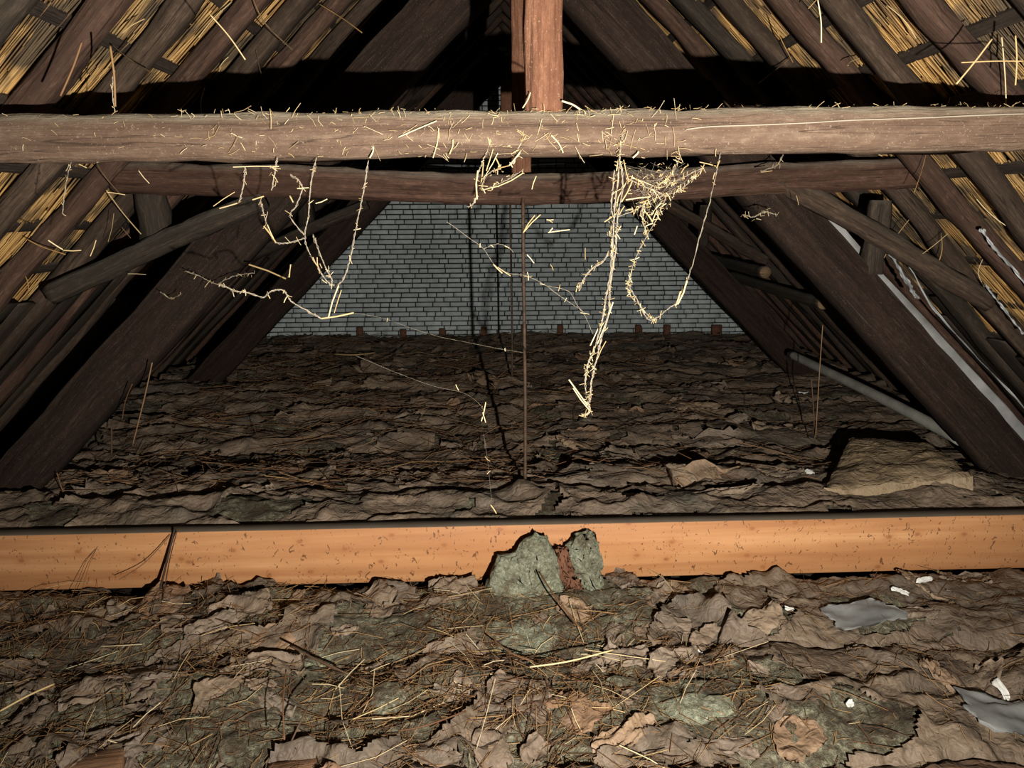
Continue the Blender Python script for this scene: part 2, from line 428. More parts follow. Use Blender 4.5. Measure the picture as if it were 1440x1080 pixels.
fx = 4.3
V = np.array([[-fx, YF, -0.16], [fx, YF, -0.16], [fx, YB + 0.3, -0.16], [-fx, YB + 0.3, -0.16],
              [-fx, YF, -0.22], [fx, YF, -0.22], [fx, YB + 0.3, -0.22], [-fx, YB + 0.3, -0.22]])
BOXF = np.array([[0, 1, 2, 3], [7, 6, 5, 4], [4, 5, 1, 0], [5, 6, 2, 1], [6, 7, 3, 2], [7, 4, 0, 3]])
tag(obj('floor', mesh_np('floor', V, BOXF), M['boards']), 'dark floor boards under the insulation', kind='structure')

KB = KR + 0.27
def slope_slab(s, k0, k1):
    z0 = -0.2
    V = []
    for y in (YF, YB + 0.3):
        V += [(s * (k0 - z0), y, z0), (0, y, k0), (0, y, k1), (s * (k1 - z0), y, z0)]
    return np.array(V, float), np.array([[0, 1, 2, 3], [7, 6, 5, 4], [4, 5, 1, 0], [5, 6, 2, 1], [6, 7, 3, 2], [7, 4, 0, 3]])
a, b_ = slope_slab(-1, KB, KB + 0.3), slope_slab(1, KB, KB + 0.3)
V, Q, _ = merge([a, b_])
ceiling = tag(obj('ceiling', mesh_np('ceiling', V, Q), M['backing']), 'underside of the steep thatched roof', kind='structure')

# battens lie across the rafters, under the reed
KBAT = KR + 0.098 * 1.414
S2 = 1 / math.sqrt(2)
for s in (-1, 1):
    nb = 0
    for zz in np.arange(0.2, 3.6, 0.225):
        zz = zz + random.uniform(-0.03, 0.03)
        y0 = 1.2; x = s * (KBAT + 0.02 - zz)
        path = [(x, y0, zz), (x, 3.5, zz + random.uniform(-.02, .02)), (x, 6, zz + random.uniform(-.02, .02)), (x, YB, zz)]
        me = beam_mesh('batten', path, 0.055, 0.028, (s * -S2, 0, S2), 0.005, 26, 0.01, 0.002, nb + 40 * s)
        obj('batten', me, M['batten'], ceiling); nb += 1

# reed stalks of the thatch
def thatch(s, n, label):
    y = rng.uniform(1.3, YB, n) ** 1.0
    zc = rng.uniform(0.1, 3.85, n); L = rng.uniform(0.35, 0.8, n) / 2
    k = KR + 0.108 * 1.414 + np.abs(rng.normal(0, 0.03, n))
    jit = rng.normal(0, 0.045, n)
    c = np.stack([s * (k - zc), y, zc], axis=1)
    d = np.stack([-s * S2 * np.ones(n), jit, S2 * np.ones(n)], axis=1)
    nrm = np.stack([s * S2 * np.ones(n), np.zeros(n), S2 * np.ones(n)], axis=1) * rng.normal(0, 0.02, (n, 1))
    V, Q, r = stalks(c - (d + nrm) * L[:, None], c + (d + nrm) * L[:, None], rng.uniform(0.003, 0.0055, n))
    o = obj('thatch_reed', mesh_np('thatch_reed', V, Q, {'rnd': r}), M['reed'])
    tag(o, label, 'thatch', kind='stuff')
thatch(-1, 20000, 'golden reed thatch showing between the rafters of the left roof slope')
thatch(1, 20000, 'golden reed thatch showing between the rafters of the right roof slope')

# gable wall of whitewashed bricks
YW = 10.1
kk = KR + 0.2
wall = obj('wall_back', mesh_np('wall_back', np.array([(-kk - .15, YW + .02, -.15), (kk + .15, YW + .02, -.15), (0, YW + .02, kk),
            (-kk - .15, YW + .25, -.15), (kk + .15, YW + .25, -.15), (0, YW + .25, kk)]),
            [np.array([[0, 1, 2], [5, 4, 3]]), np.array([[0, 3, 4, 1], [1, 4, 5, 2], [2, 5, 3, 0]])]), M['mortar'])
tag(wall, 'whitewashed brick gable wall at the far end of the attic', kind='structure')
def brick_geo(L, seed):
    r = np.random.default_rng(seed); h = 0.047; t = 0.05; ch = 0.004
    V = []
    for (yy, ins) in ((0.0, ch), (ch, 0.0), (t, 0.0)):
        for (sx, sz) in ((-1, -1), (1, -1), (1, 1), (-1, 1)):
            V.append((sx * (L / 2 - ins) + r.normal(0, .0012), yy + r.normal(0, .001), sz * (h / 2 - ins) + r.normal(0, .001)))
    Q = [[0, 1, 2, 3]]
    for k in range(2):
        for j in range(4):
            Q.append([k * 4 + (j + 1) % 4, k * 4 + j, (k + 1) * 4 + j, (k + 1) * 4 + (j + 1) % 4])
    return np.array(V), np.array(Q)
lens = {0: 0.212, 1: 0.102, 2: 0.155}
bmesh_ = {}
for k, L in lens.items():
    for v in range(3):
        Vb, Qb = brick_geo(L, k * 10 + v)
        me = mesh_np('brick', Vb, Qb); me.materials.append(M['brick']); bmesh_[(k, v)] = (me, Vb, Qb)
bricks = []
cH = 0.0625
for c in range(-1, 60):
    z = c * cH + 0.03
    half = kk - z - 0.02
    x = -half + random.uniform(0, 0.2)
    while x < half:
        k = random.choices([0, 1, 2], [0.72, 0.22, 0.06])[0]
        L = lens[k]
        if x + L > half: break
        bricks.append((x + L / 2, z, k)); x += L + 0.014
def vis_score(bk):
    x, z, k = bk
    inside = abs(x) + z < 2.62 and 0.03 < z < 1.62
    return (0 if inside else 10) + (0 if k == 0 else 1 if k == 2 else 2) + abs(x) * 0.1
order = sorted(range(len(bricks)), key=lambda i: vis_score(bricks[i]))
rest = []
for r_, i in enumerate(order):
    x, z, k = bricks[i]; v = random.randrange(3)
    me, Vb, Qb = bmesh_[(k, v)]
    dy = random.uniform(-0.004, 0.004)
    if r_ < 300:
        o = bpy.data.objects.new('brick', me); o.location = (x, YW - 0.012 + dy, z); C.objects.link(o); o.parent = wall
    else:
        rest.append((Vb + np.array([x, YW - 0.012 + dy, z]), Qb))
V, Q, _ = merge(rest)
o = obj('brickwork', mesh_np('brickwork', V, Q), M['brick'], wall); o['kind'] = 'stuff'

# ------------------------------------------------------------------ floor of insulation blankets
J1 = (3.265, 3.345)         # orange joist
def rows():
    r = [(1.0, 1.52), (1.52, 2.02), (2.02, 2.66), (2.66, 3.262)]
    edges = [3.35, 3.93, 4.52, 5.08, 5.70, 6.27, 6.9, 7.5, 8.12, 8.75, 9.4, 10.09]
    return r + [(edges[i], edges[i + 1]) for i in range(len(edges) - 1)]
ROWS = rows()
def base_h(x, y):
    """top of the wool"""
    y = np.asarray(y, float); x = np.asarray(x, float)
    near = np.where(y < 3.3, 1.0, 0.0)
    h = 0.05 * fbm(x * 1.1, y * 1.5, 3, 2) + (0.035 * near + 0.02) * fbm(x * 4.2, y * 5, 3, 12) + 0.012 * fbm(x * 18, y * 18, 3, 33)
    p = np.zeros_like(h)
    for a, b in ROWS:
        t = (y - a) / (b - a); m = (t >= 0) & (t <= 1)
        p = np.where(m, -0.055 * np.abs(2 * t - 1) ** 5, p)
    up = np.clip((5.0 - y) / 1.4, 0, 1) * (y > 3.3)
    return h + p - 0.005 - 0.045 * near + 0.17 * up * up * (3 - 2 * up) 
def paper_h(x, y):
    v = np.where(np.asarray(y) < 3.3, crease(x * 2.6, y * 4.2, 3), crease(x * 1.5, y * 3.0, 3)); v2 = crease(x * 7, y * 10, 8)
    near = np.where(np.asarray(y) < 3.3, 1.0, 1.5)
    smooth_right = np.clip((x - 0.9) / 0.9, 0, 1) * np.where(np.asarray(y) < 3.3, 0.55, 0.35)
    amp = (1 - smooth_right) * near
    return base_h(x, y) + 0.018 + amp * (0.024 * v + np.where(np.asarray(y) < 3.3, .010, .004) * v2) + 0.020 * ridge(x * 1.6, y * 4.5, 3, 60) * np.clip(1 - 0.4 * smooth_right, 0, 1) - 0.022
def hole(x, y):
    """>0 where the paper is torn away"""
    f = fbm(x * 2.4, y * 3.2, 2, 90) + 0.12 * fbm(x * 8, y * 8, 2, 95)
    near = np.asarray(y) < 3.3
    bias = np.where(near, 0.16 - 0.42 * np.clip((x - 0.75) / 0.6, 0, 1) , -0.16 - 0.12 * np.clip((x - 0.3) / 1.2, 0, 1))
    return f + bias
def H(x, y):
    x = np.asarray(x, float); y = np.asarray(y, float)
    return np.where(hole(x, y) > 0, base_h(x, y), paper_h(x, y))
ordn = ['first', 'second', 'third', 'fourth', 'fifth', 'sixth', 'seventh', 'eighth', 'ninth', 'tenth', 'eleventh', 'twelfth', 'thirteenth', 'fourteenth', 'fifteenth', 'sixteenth', 'seventeenth', 'eighteenth', 'nineteenth', 'twentieth', 'twenty-first', 'twenty-second', 'twenty-third']
near_lab = ['brown paper faced insulation blanket beside the camera, nearest row', 'brown paper faced insulation blanket just before the low half-buried joist',
            'torn straw-strewn insulation blanket along the bottom of the view', 'torn insulation blanket lying against the front of the orange joist']
for i, (a, b) in enumerate(ROWS):
    near = b < 3.3
    if near: xs = np.arange(-2.75, 2.76, 0.012 if i > 1 else 0.03); ys = np.linspace(a, b, int((b - a) / (0.012 if i > 1 else 0.03)) + 1)
    else:
        st = 0.017 if a < 5 else 0.025; xs = np.arange(-3.45, 3.46, st); ys = np.linspace(a, b, int((b - a) / st) + 1)
    X, Y = np.meshgrid(xs, ys)
    r = empty('insulation_blanket', (0, (a + b) / 2, -0.16))
    tag(r, near_lab[i] if near else 'brown paper faced insulation blanket, %s row behind the orange joist' % ordn[i - 4], 'insulation', 'insulation blankets laid in rows across the floor')
    Zw = base_h(X, Y)
    obj('wool', grid_mesh('wool', X, Y, Zw), M['wool'], r)
    hf = hole(X, Y); Zp = paper_h(X, Y)
    curl = np.clip(1 - np.abs(hf) / 0.22, 0, 1) ** 1.5 * np.clip(0.35 + fbm(X * 3, Y * 3, 2, 70), 0, 1) * (0.040 if near else 0.05)
    keep = ~((hf[:-1, :-1] > 0) & (hf[1:, 1:] > 0))
    slit = ridge(X * 1.3, Y * 2.6, 2, 120)
    keep &= ~(slit[:-1, :-1] > 0.965) | (gnoise(X[:-1, :-1] * 2, Y[:-1, :-1] * 2, 77) < 0)
    Xo = X; Yo = Y
    Yo = np.clip(Yo, a, b)
    obj('paper_facing', grid_mesh('paper_facing', Xo, Yo, np.maximum(Zp, Zw + 0.004) + curl, keep), M['kraft'] if near else M['kraft_far'], r)

# ------------------------------------------------------------------ timbers
def timber(name, path, w, h, side, mat, parent=None, **kw):
    return obj(name, beam_mesh(name, path, w, h, side, **kw), mat, parent)

# orange joist across the floor
j = timber('floor_joist', [(-2.85, 3.305, 0.065), (2.85, 3.305, 0.080)], 0.08, 0.27, (0, 1, 0), M['pine'], chamfer=0.004, seg=40, wob=0.002, rough=0.0005, seed=3)
tag(j, 'long orange planed pine joist on edge across the attic floor', 'joist')
for (x0, x1, yy, dz, lab) in ((372, 447, 1066, .004, 'small orange-brown board offcut lying in the litter at the bottom left of centre'), (78, 166, 1064, .0, 'orange-brown board offcut half covered at the lower left edge')):
    a, b = FL(x0, yy, .0), FL(x1, yy - 3, .0)
    h0 = float(base_h((a[0] + b[0]) / 2, a[1])) + .03
    o = timber('board_offcut', [(a[0], a[1], h0 + dz), (b[0], b[1] + .02, h0 + .008)], 0.11, 0.03, (0, 1, 0.18), M['offcut'], chamfer=0.003, seg=12, wob=.003, rough=.002, seed=9)
    tag(o, lab, 'board')

# dusty tie beam right across the view, and the red post on it
TB = 2.45
tb = empty('tie_beam', (0, TB + .065, 1.83))
tag(tb, 'dusty pale brown tie beam across the whole view, straw stuck on it', 'beam')
l, r, mpt = P(0, 195, TB), P(1440, 178, TB), P(720, 187, TB)
def ext(z, dx): return np.array([dx, TB + .065, z])
sl = (r[2] - l[2]) / (r[0] - l[0])
timber('timber', [ext(l[2] + sl * (-1.78 - l[0]), -1.78), ext(l[2], l[0]), ext(mpt[2], mpt[0]), ext(r[2], r[0]), ext(r[2] + sl * (1.75 - r[0]), 1.75)],
       0.13, 0.133, (0, 1, 0), M['frontbeam'], tb, chamfer=0.022, seg=60, wob=0.006, rough=0.006, seed=5)
# raised split along the right half of the beam
sp = [P(x, y, TB - 0.004) for x, y in ((965, 182), (1000, 178), (1060, 176), (1130, 173), (1200, 169), (1290, 166), (1380, 162), (1445, 160))]
V, f = tube(smooth_path(sp, 40), 0.0022, 5)
obj('split_edge', mesh_np('split_edge', V, f, {'rnd': np.full(len(V), .4)}), M['web'], tb)

ptl = P(765, 155, TB + .02)
kp = timber('king_post', [(ptl[0], TB + .075, 1.892), (ptl[0] + .004, TB + .075, KR - .05)], 0.115, 0.11, (1, 0, 0), M['post'], chamfer=0.008, seg=30, wob=0.003, rough=0.003, seed=12)
tag(kp, 'rough-sawn reddish post standing on the dusty tie beam', 'post')

def truss(Y, label, near):
    t = empty('roof_truss', (0, Y + .1, -0.05)); tag(t, label, 'roof truss', 'roof trusses')
    ki, ko = 2.77, 3.12
    km = (ki + ko) / 2; h = (ko - ki) * S2
    for s in (-1, 1):
        timber('principal_rafter', [(s * (km + 0.1), Y + .1, -0.1), (s * (km * .5), Y + .1, km * .5 + .012), (s * (0.0 if s < 0 else 0.02), Y + .1 + (.002 if s > 0 else 0), km)], h, 0.17, (s * S2, 0, S2), M['principal'], t, chamfer=0.012, seg=40, wob=0.012, rough=0.004, seed=int(Y * 3) + s)
    cb = [(-1.99, Y - .07, 1.772), (-1.2, Y - .07, 1.745), (0, Y - .07, 1.703), (1.1, Y - .07, 1.74), (1.98, Y - .07, 1.77)]
    if not near: cb = [(x, y, z + .075) for x, y, z in cb]  # farther collar, hidden from view, raised and deepened to shadow the wall behind
    timber('collar_beam', cb, 0.12, 0.145 if near else 0.24, (0, 1, 0), M['collar'], t, chamfer=0.025, seg=50, wob=0.006, rough=0.006, seed=int(Y * 5))
    timber('king_post', [(0.0, Y + .0 + .06, 1.76), (0.0, Y + .06, ki - 0.02)], 0.10, 0.10, (1, 0, 0), M['post'], t, chamfer=0.008, seg=20, seed=int(Y * 7))
    off = np.array([0, Y - 4.0, 0])
    a, b = P(72, 416, 3.94), P(372, 280, 3.92)
    timber('brace', [a + off, (a + b) / 2 + off + np.array([0, 0, .012]), b + off], 0.085, 0.10, (0, 1, 0), M['rafter_dark'], t, chamfer=0.028, seg=24, wob=0.01, rough=0.006, seed=31)
    a, b = P(1095, 252, 3.92), P(1392, 425, 3.94)
    timber('brace', [a + off, (a + b) / 2 + off + np.array([0, 0, .006]), b + off], 0.085, 0.10, (0, 1, 0), M['rafter'], t, chamfer=0.028, seg=24, wob=0.008, rough=0.006, seed=33)
    a, b = P(203, 222, 4.0), P(222, 350, 4.0)
    timber('strut', [a + off, b + off], 0.13, 0.10, (1, 0, 0), M['rafter_dark'], t, chamfer=0.02, seg=14, wob=0.014, rough=0.01, seed=35)
    a, b = P(1238, 282, 4.06), P(1224, 385, 4.06)
    timber('strut', [a + off, b + off], 0.10, 0.09, (1, 0, 0), M['rafter_dark'], t, chamfer=0.015, seg=12, wob=0.01, rough=0.006, seed=37)
    return t
truss(4.0, 'nearer dark timber roof truss with bowed collar beam behind the dusty tie beam', True)
truss(7.3, 'farther dark timber roof truss standing before the brick wall', False)

# sarking planks closing the low part of the slopes between the rafters
def sarking(s, ys, lo, hi):
    for i in range(len(ys) - 1):
        y = (ys[i] + ys[i + 1]) / 2
        if not 1.8 < y < 9: continue
        zt = random.uniform(lo, hi); kc = KR + 0.05 * 1.414
        for q in (-1, 1):
            w = (ys[i + 1] - ys[i]) / 2 - .01
            ze = zt + random.uniform(-.12, .12)
            timber('plank', [(s * (kc + .12), y + q * w / 2, -.12), (s * (kc - ze), y + q * w / 2, ze)], w, 0.02, (0, 1, 0), M['rafter_dark'], ceiling, chamfer=.004, seg=14, wob=.008, rough=.003, seed=400 + i * 2 + q + s * 60)
# common rafters
RY = {1: [1.52, 1.97, 2.42, 2.87, 3.32, 3.70, 4.14, 4.58], -1: [1.5, 1.95, 2.37, 2.75, 3.16, 3.62, 4.08, 4.52]}
mats = ['rafter_red', 'rafter', 'rafter_dark', 'rafter_red', 'rafter', 'rafter_red', 'rafter']
for s in (1, -1):
    ys = RY[s] + list(np.arange(5.0, 10.0, 0.44))
    sarking(s, ys, *((1.05, 1.4) if s < 0 else (.7, 1.0)))
    for i, y in enumerate(ys):
        y = y + (random.uniform(-.03, .03) if y > 4.6 else 0)
        w = random.uniform(0.08, 0.115); h = 0.088
        kc = KR + h * S2 * 1.0
        z0 = -0.13
        o = timber('rafter', [(s * (kc - z0), y + random.uniform(-.03, .03), z0), (s * kc * .5, y, kc * .5 + random.uniform(-.015, .015)), (0.0, y, kc)], w, h, (0, 1, 0),
                   M[mats[(i + (s > 0) * 2) % len(mats)]], chamfer=0.018, seg=44, wob=0.022, rough=0.006, seed=100 + i * 3 + s)
        tag(o, '%s rough dark rafter of the %s roof slope, counted from the camera towards the wall' % (ordn[i], 'right' if s > 0 else 'left'), 'rafter', 'rafters under the thatch')

# short purlin logs near the farther truss
for (px, py, d, rr, lab) in ((1076, 383, 6.68, 0.052, 'round log with a pale sawn end poking out beyond the farther right brace'), (1158, 427, 6.0, 0.05, 'dark round log with a brown end, low behind the right principal rafter')):
    c = P(px, py, d); r = empty('purlin_log', c); tag(r, lab, 'log')
    path = np.array([c, c + [0.0, .5, 0], c + [0.02, 8.6 - d, .02]])
    V, f = tube(smooth_path(path, 12), [rr * (1 + .06 * math.sin(i * 2.1)) for i in range(12)], 12)
    obj('log', mesh_np('log', V, f, {'grain': V[:, [1, 0, 2]]}, True), M['rafter_dark'], r)
    V, f = tube([c - [0, .012, 0], c + [0, .01, 0]], [rr * .93, rr * .97], 12)
    obj('sawn_end', mesh_np('sawn_end', V, f, {'grain': V}), M['endgrain'], r)

# hanger rods
def rod(x, y, z0, z1, r, label):
    pts = [(x + .004 * math.sin(z * 3), y, z) for z in np.linspace(z0, z1, 14)]
    V, f = tube(pts, r, 8)
    o = empty('hanger_rod', (x, y, z0)); tag(o, label, 'rod')
    obj('rod', mesh_np('rod', V, f, None, True), M['rust'], o)
    V, f = tube([(x, y, z0 + .0), (x, y, z0 + .03)], r * 1.9, 6); obj('nut', mesh_np('nut', V, f), M['rust'], o)
rod(0.002, 3.86, float(base_h(0.0, 3.86)), 1.66, 0.0088, 'thin brown vertical rod hanging from the nearer collar beam to the floor')
rod(0.03, 7.15, float(base_h(0.03, 7.15)), 1.66, 0.0095, 'thin dark vertical rod hanging from the farther truss before the brick wall')

# grey pipe along the right eaves
a, b = FL(1352, 619, .3), FL(1112, 498, .3)
path = np.array([a, a * .6 + b * .4 + [0, 0, .012], b])
V, f = tube(smooth_path(path, 20), 0.036, 12)
o = obj('pipe', mesh_np('pipe', V, f, None, True), M['pipe']); tag(o, 'grey plastic pipe running along the right eaves behind the trusses', 'pipe')

# pale grey board and torn plastic behind the right principal rafter
kb = 3.13
o = timber('board', [(0.02 + kb - 1.62, 4.2, 1.60), (kb + .02, 4.2, 0.02)], 0.15, 0.02, (S2, 0, S2), M['greyboard'], chamfer=0.003, seg=20, wob=0.012, rough=0.004, seed=55)
tag(o, 'pale grey board running down behind the nearer right principal rafter', 'board')
def plastic(pts, wid, d, label, seed):
    c = smooth_path([P(x, y, dd) for x, y, dd in pts], 40)
    T = np.gradient(c, axis=0); T /= np.linalg.norm(T, axis=1, keepdims=True)
    n = np.array([S2, 0, S2]); sd = np.cross(T, n)
    u = np.linspace(-1, 1, 7)
    X = np.zeros((40, 7, 3))
    for i in range(40):
        wv = wid * (0.55 + 0.6 * abs(gnoise(np.array(i * .23), np.array(seed), 5)) + .2 * math.sin(i * .31 + seed))
        for k in range(7):
            X[i, k] = c[i] + sd[i] * u[k] * wv + n * 0.007 * float(gnoise(np.array(i * .22), np.array(k * .7 + seed), 9))
    me = grid_mesh('plastic_strip', X[..., 0], X[..., 1], X[..., 2])
    o = obj('plastic_strip', me, M['plastic']); tag(o, label, 'plastic sheet')
plastic([(1262, 352, 3.98), (1285, 385, 3.97), (1312, 432, 3.96), (1370, 498, 3.95), (1425, 556, 3.94), (1470, 610, 3.93)], 0.014, 0, 'crinkled white strip of torn plastic between right rafters above grey board', 3)
plastic([(1380, 322, 3.50), (1395, 345, 3.5), (1425, 378, 3.5), (1462, 425, 3.5)], 0.02, 0, 'torn white plastic scrap tucked between rafters near the right edge', 8)
plastic([(1385, 400, 3.75), (1410, 432, 3.75), (1440, 470, 3.75)], 0.014, 0, 'short white plastic sliver lower on the right rafters', 14)
plastic([(1252, 356, 4.02), (1275, 395, 4.02), (1290, 420, 4.02)], 0.035, 0, 'bluish translucent-looking plastic flap under the right brace end', 21)

# reddish blocks standing at the wall foot
for i, px in enumerate((506, 567, 622, 681, 737, 788, 898, 938, 1008)):
    c = P(px, 466, 9.98); w = 0.075 if i < 8 else 0.12; h = 0.13
    z0 = float(base_h(c[0], 9.98)) - 0.02
    V, Q = [], BOXF
    for zz in (z0 + h + .02, z0):
        V += [(c[0] - w / 2, 9.95, zz), (c[0] + w / 2, 9.95, zz + random.uniform(-.01, .01)), (c[0] + w / 2 * .95, 10.04, zz), (c[0] - w / 2, 10.04, zz)]
    o = obj('upright_block', mesh_np('upright_block', np.array(V), np.array([[0, 1, 2, 3], [7, 6, 5, 4], [4, 5, 1, 0], [5, 6, 2, 1], [6, 7, 3, 2], [7, 4, 0, 3]])), M['redblock'])
    tag(o, 'small reddish block at the brick wall foot, %s from the left' % ordn[i], 'block', 'small blocks along the wall foot')

# ------------------------------------------------------------------ things lying on the insulation
def lump_slab(outline_px, d, thick, base_z, seed, tilt=0.0):
    """upright tuft of wool: outline seen from the front, given real thickness"""
    pts = np.array([P(x, y, d) for x, y in outline_px])
    c = pts.mean(axis=0); n = len(pts); rings = []
    for (sc, dy) in ((0.35, -thick * .52), (0.72, -thick * .45), (0.93, -thick * .22), (1.0, 0.05 * thick), (0.9, thick * .35), (0.5, thick * .55)):
        ring = c + (pts - c) * sc; ring[:, 1] += dy; ring[:, 1] += tilt * (ring[:, 2] - c[2]); rings.append(ring)
    m = 60; R = []
    for ring in rings:
        closed = np.concatenate([ring, ring[:1]])
        t = np.linspace(0, n, m, endpoint=False); i = t.astype(int); f = (t - i)[:, None]
        R.append(closed[i] * (1 - f) + closed[i + 1] * f)
    R = np.array(R); k = len(R)
    # refine between rings
    RR = np.concatenate([[R[i] * (1 - f) + R[i + 1] * f for f in (0, .33, .66)] for i in range(k - 1)] + [[R[-1]]]); k = len(RR)
    rr = np.random.default_rng(seed); RR += rr.normal(0, .0045, RR.shape); ax = np.arange(m) * .35; RR += (0.010 * np.stack([gnoise(np.broadcast_to(ax, (k, m)), np.arange(k)[:, None] * .6 + seed, q) for q in (1, 2, 3)], -1))
    V = RR.reshape(-1, 3)
    V = np.concatenate([V, [RR[0].mean(axis=0)], [RR[-1].mean(axis=0)]])
    Q = np.array([[i * m + j, i * m + (j + 1) % m, (i + 1) * m + (j + 1) % m, (i + 1) * m + j] for i in range(k - 1) for j in range(m)])
    T = np.array([[k * m, (j + 1) % m, j] for j in range(m)] + [[k * m + 1, (k - 1) * m + j, (k - 1) * m + (j + 1) % m] for j in range(m)])
    return V, [Q, T]
def crumple_sheet(c, sx, sy, rot, tx, ty, seed, amp=0.12, n=16, follow=True, lift=0.012):
    """torn piece of paper: ragged outline, crumpled relief, lies on the insulation"""
    r = np.random.default_rng(seed)
    u = np.linspace(-1, 1, n); U, W = np.meshgrid(u, u)
    ang = np.arctan2(W, U); rad = np.hypot(U, W)
    lim = 0.80 + 0.25 * gnoise(ang * 1.1 + seed, ang * 0 + seed * 1.7, 3) + 0.07 * gnoise(ang * 4 + seed, ang * 0, 5)
    lim = lim / np.maximum(np.abs(np.cos(ang)), np.abs(np.sin(ang))) ** 0.6
    f = np.minimum(1, lim / np.maximum(rad, 1e-6)); U2, W2 = U * f, W * f
    v = crease(U * 0.9 + seed * 3.7, W * 0.9 + seed * 1.3, seed % 97) - .5
    s = (sx + sy) / 2
    Zl = s * amp * v * 1.1 + s * amp * 1.2 * np.clip(rad - 0.6, 0, 1) * gnoise(ang * .8 + seed * 2, ang * 0, 15)
    cr, sr = math.cos(rot), math.sin(rot)
    X = c[0] + (U2 * sx * cr - W2 * sy * sr); Y = c[1] + (U2 * sx * sr + W2 * sy * cr)
    hb = H(np.array([c[0]]), np.array([c[1]]))[0]
    if follow: hb = 0.5 * hb + 0.5 * base_h(X, Y)
    Z = hb + lift + Zl + tx * (X - c[0]) + ty * (Y - c[1])
    return grid_mesh('torn_paper', X, Y, Z, smooth=True)

# upright tufts of wool leaning on the orange joist
t1 = empty('wool_tuft', P(745, 880, 3.08)); tag(t1, 'wide grey-green tuft of mineral wool leaning on the orange joist', 'insulation')
V, f = lump_slab([(692, 800), (700, 784), (722, 782), (736, 762), (752, 754), (770, 757), (779, 775), (786, 798), (795, 830), (800, 868), (800, 900), (770, 908), (730, 898), (700, 872), (680, 836)], 3.12, 0.12, 0, 4, 0.12)
obj('wool', mesh_np('wool', V, f, None, True), M['clean_wool'], t1)
t2 = empty('wool_tuft', P(820, 850, 3.12)); tag(t2, 'upright pale green tuft of mineral wool with brown paper flap, against orange joist', 'insulation')
V, f = lump_slab([(792, 800), (796, 770), (808, 755), (824, 747), (836, 748), (842, 768), (847, 795), (846, 815), (852, 838), (838, 850), (824, 848), (818, 828), (803, 816)], 3.17, 0.09, 0, 6, 0.08)
obj('wool', mesh_np('wool', V, f, None, True), M['clean_wool'], t2)
V, f = lump_slab([(783, 772), (797, 772), (803, 800), (818, 820), (824, 838), (812, 850), (796, 826), (784, 808)], 3.13, 0.03, 0, 8, 0.1)
obj('paper_flap', mesh_np('paper_flap', V, f, None, True), simple('brown_flap', (0.09, 0.04, 0.022), (0.17, 0.08, 0.045), 14), t2)

# open patches of wool bulging out of the torn paper
for i, (px, py, rx, ry, lab) in enumerate([(742, 868, .17, .20, 'grey-green mound of bare wool below the wide tuft'), (985, 972, .17, .10, 'pale green bare wool patch at the lower right of centre'), (425, 893, .14, .08, 'bare wool patch left of centre below the joist'),
        (368, 978, .12, .07, 'bare wool patch at the lower left of centre'), (545, 955, .09, .12, 'bare wool patch left of the straw heap'), (880, 935, .09, .05, 'small bare wool patch right of the straw heap'), (1190, 822, .12, .06, 'dull bare wool patch under the joist at the right'), (905, 815, .10, .05, 'small bare wool patch at the joist foot right of the tufts')]):
    c = FL(px, py, .02); n = 40; u = np.linspace(-1, 1, n); U, W = np.meshgrid(u, u)
    ang = np.arctan2(W, U); rad = np.hypot(U, W); lim = .85 + .3 * gnoise(ang * 1.3 + i * 7, ang * 0 + i, 2)
    f = np.minimum(1, lim / np.maximum(rad, 1e-6)); U2, W2 = U * f, W * f; r2 = np.clip(np.hypot(U2, W2) / lim, 0, 1)
    X = c[0] + U2 * rx; Y = c[1] + W2 * ry
    Z = H(c[0], c[1]) * .5 + base_h(X, Y) * .5 + .020 * (1 - r2 ** 4) + .018 * fbm(X * 14, Y * 14, 4, 7 + i) - .03 * r2 ** 6
    o = obj('wool_patch', grid_mesh('wool_patch', X, Y, Z), M['clean_wool'] if i in (0, 1, 2) else M['wool']); tag(o, lab, 'insulation')

# kraft covered batt on the right
bt = empty('insulation_batt', FL(1265, 690)); tag(bt, 'loose brown paper covered insulation batt lying by the right principal rafter', 'insulation')
c00, c10, c11, c01 = FL(1158, 694, .17), FL(1368, 674, .25), FL(1305, 626, .235), FL(1196, 618, .235)
n = 34; u = np.linspace(0, 1, n); U, W = np.meshgrid(u, u)
G = (c00 * ((1 - U) * (1 - W))[..., None] + c10 * (U * (1 - W))[..., None] + c11 * (U * W)[..., None] + c01 * ((1 - U) * W)[..., None])
edge = np.minimum(np.minimum(U, 1 - U), np.minimum(W, 1 - W))
G[..., 2] += 0.03 * np.sqrt(np.clip(edge * 6, 0, 1)) + 0.02 * ridge(U * 2.2 + W, W * 3.5, 3, 5) + 0.010 * crease(U * 2.5, W * 3, 9) * (W < .6)
obj('paper_cover', grid_mesh('paper_cover', G[..., 0], G[..., 1], G[..., 2]), M['kraft_clean'], bt)
def skirt(pts, name, mat, bulge):
    k = 6; m = len(pts); A = np.zeros((k, m, 3))
    d = pts.mean(axis=0) - G.reshape(-1, 3).mean(axis=0); d[2] = 0; d /= np.linalg.norm(d)
    for i in range(k):
        t = i / (k - 1); q = pts.copy(); q[:, 2] = pts[:, 2] * (1 - t) + (-0.08) * t
        q += d * bulge * math.sin(math.pi * min(t * 1.1, 1)) ; q[:, 0] += 0.012 * gnoise(np.arange(m) * .3, np.full(m, i * .6), 2); q[:, 1] += 0.012 * gnoise(np.arange(m) * .3, np.full(m, i * .6), 4)
        A[i] = q
    obj(name, grid_mesh(name, A[..., 0], A[..., 1], A[..., 2]), mat, bt)
skirt(G[0, :].copy(), 'front_side', M['kraft_clean'], 0.05)
skirt(G[:, -1].copy(), 'open_end', M['clean_wool'], 0.03)
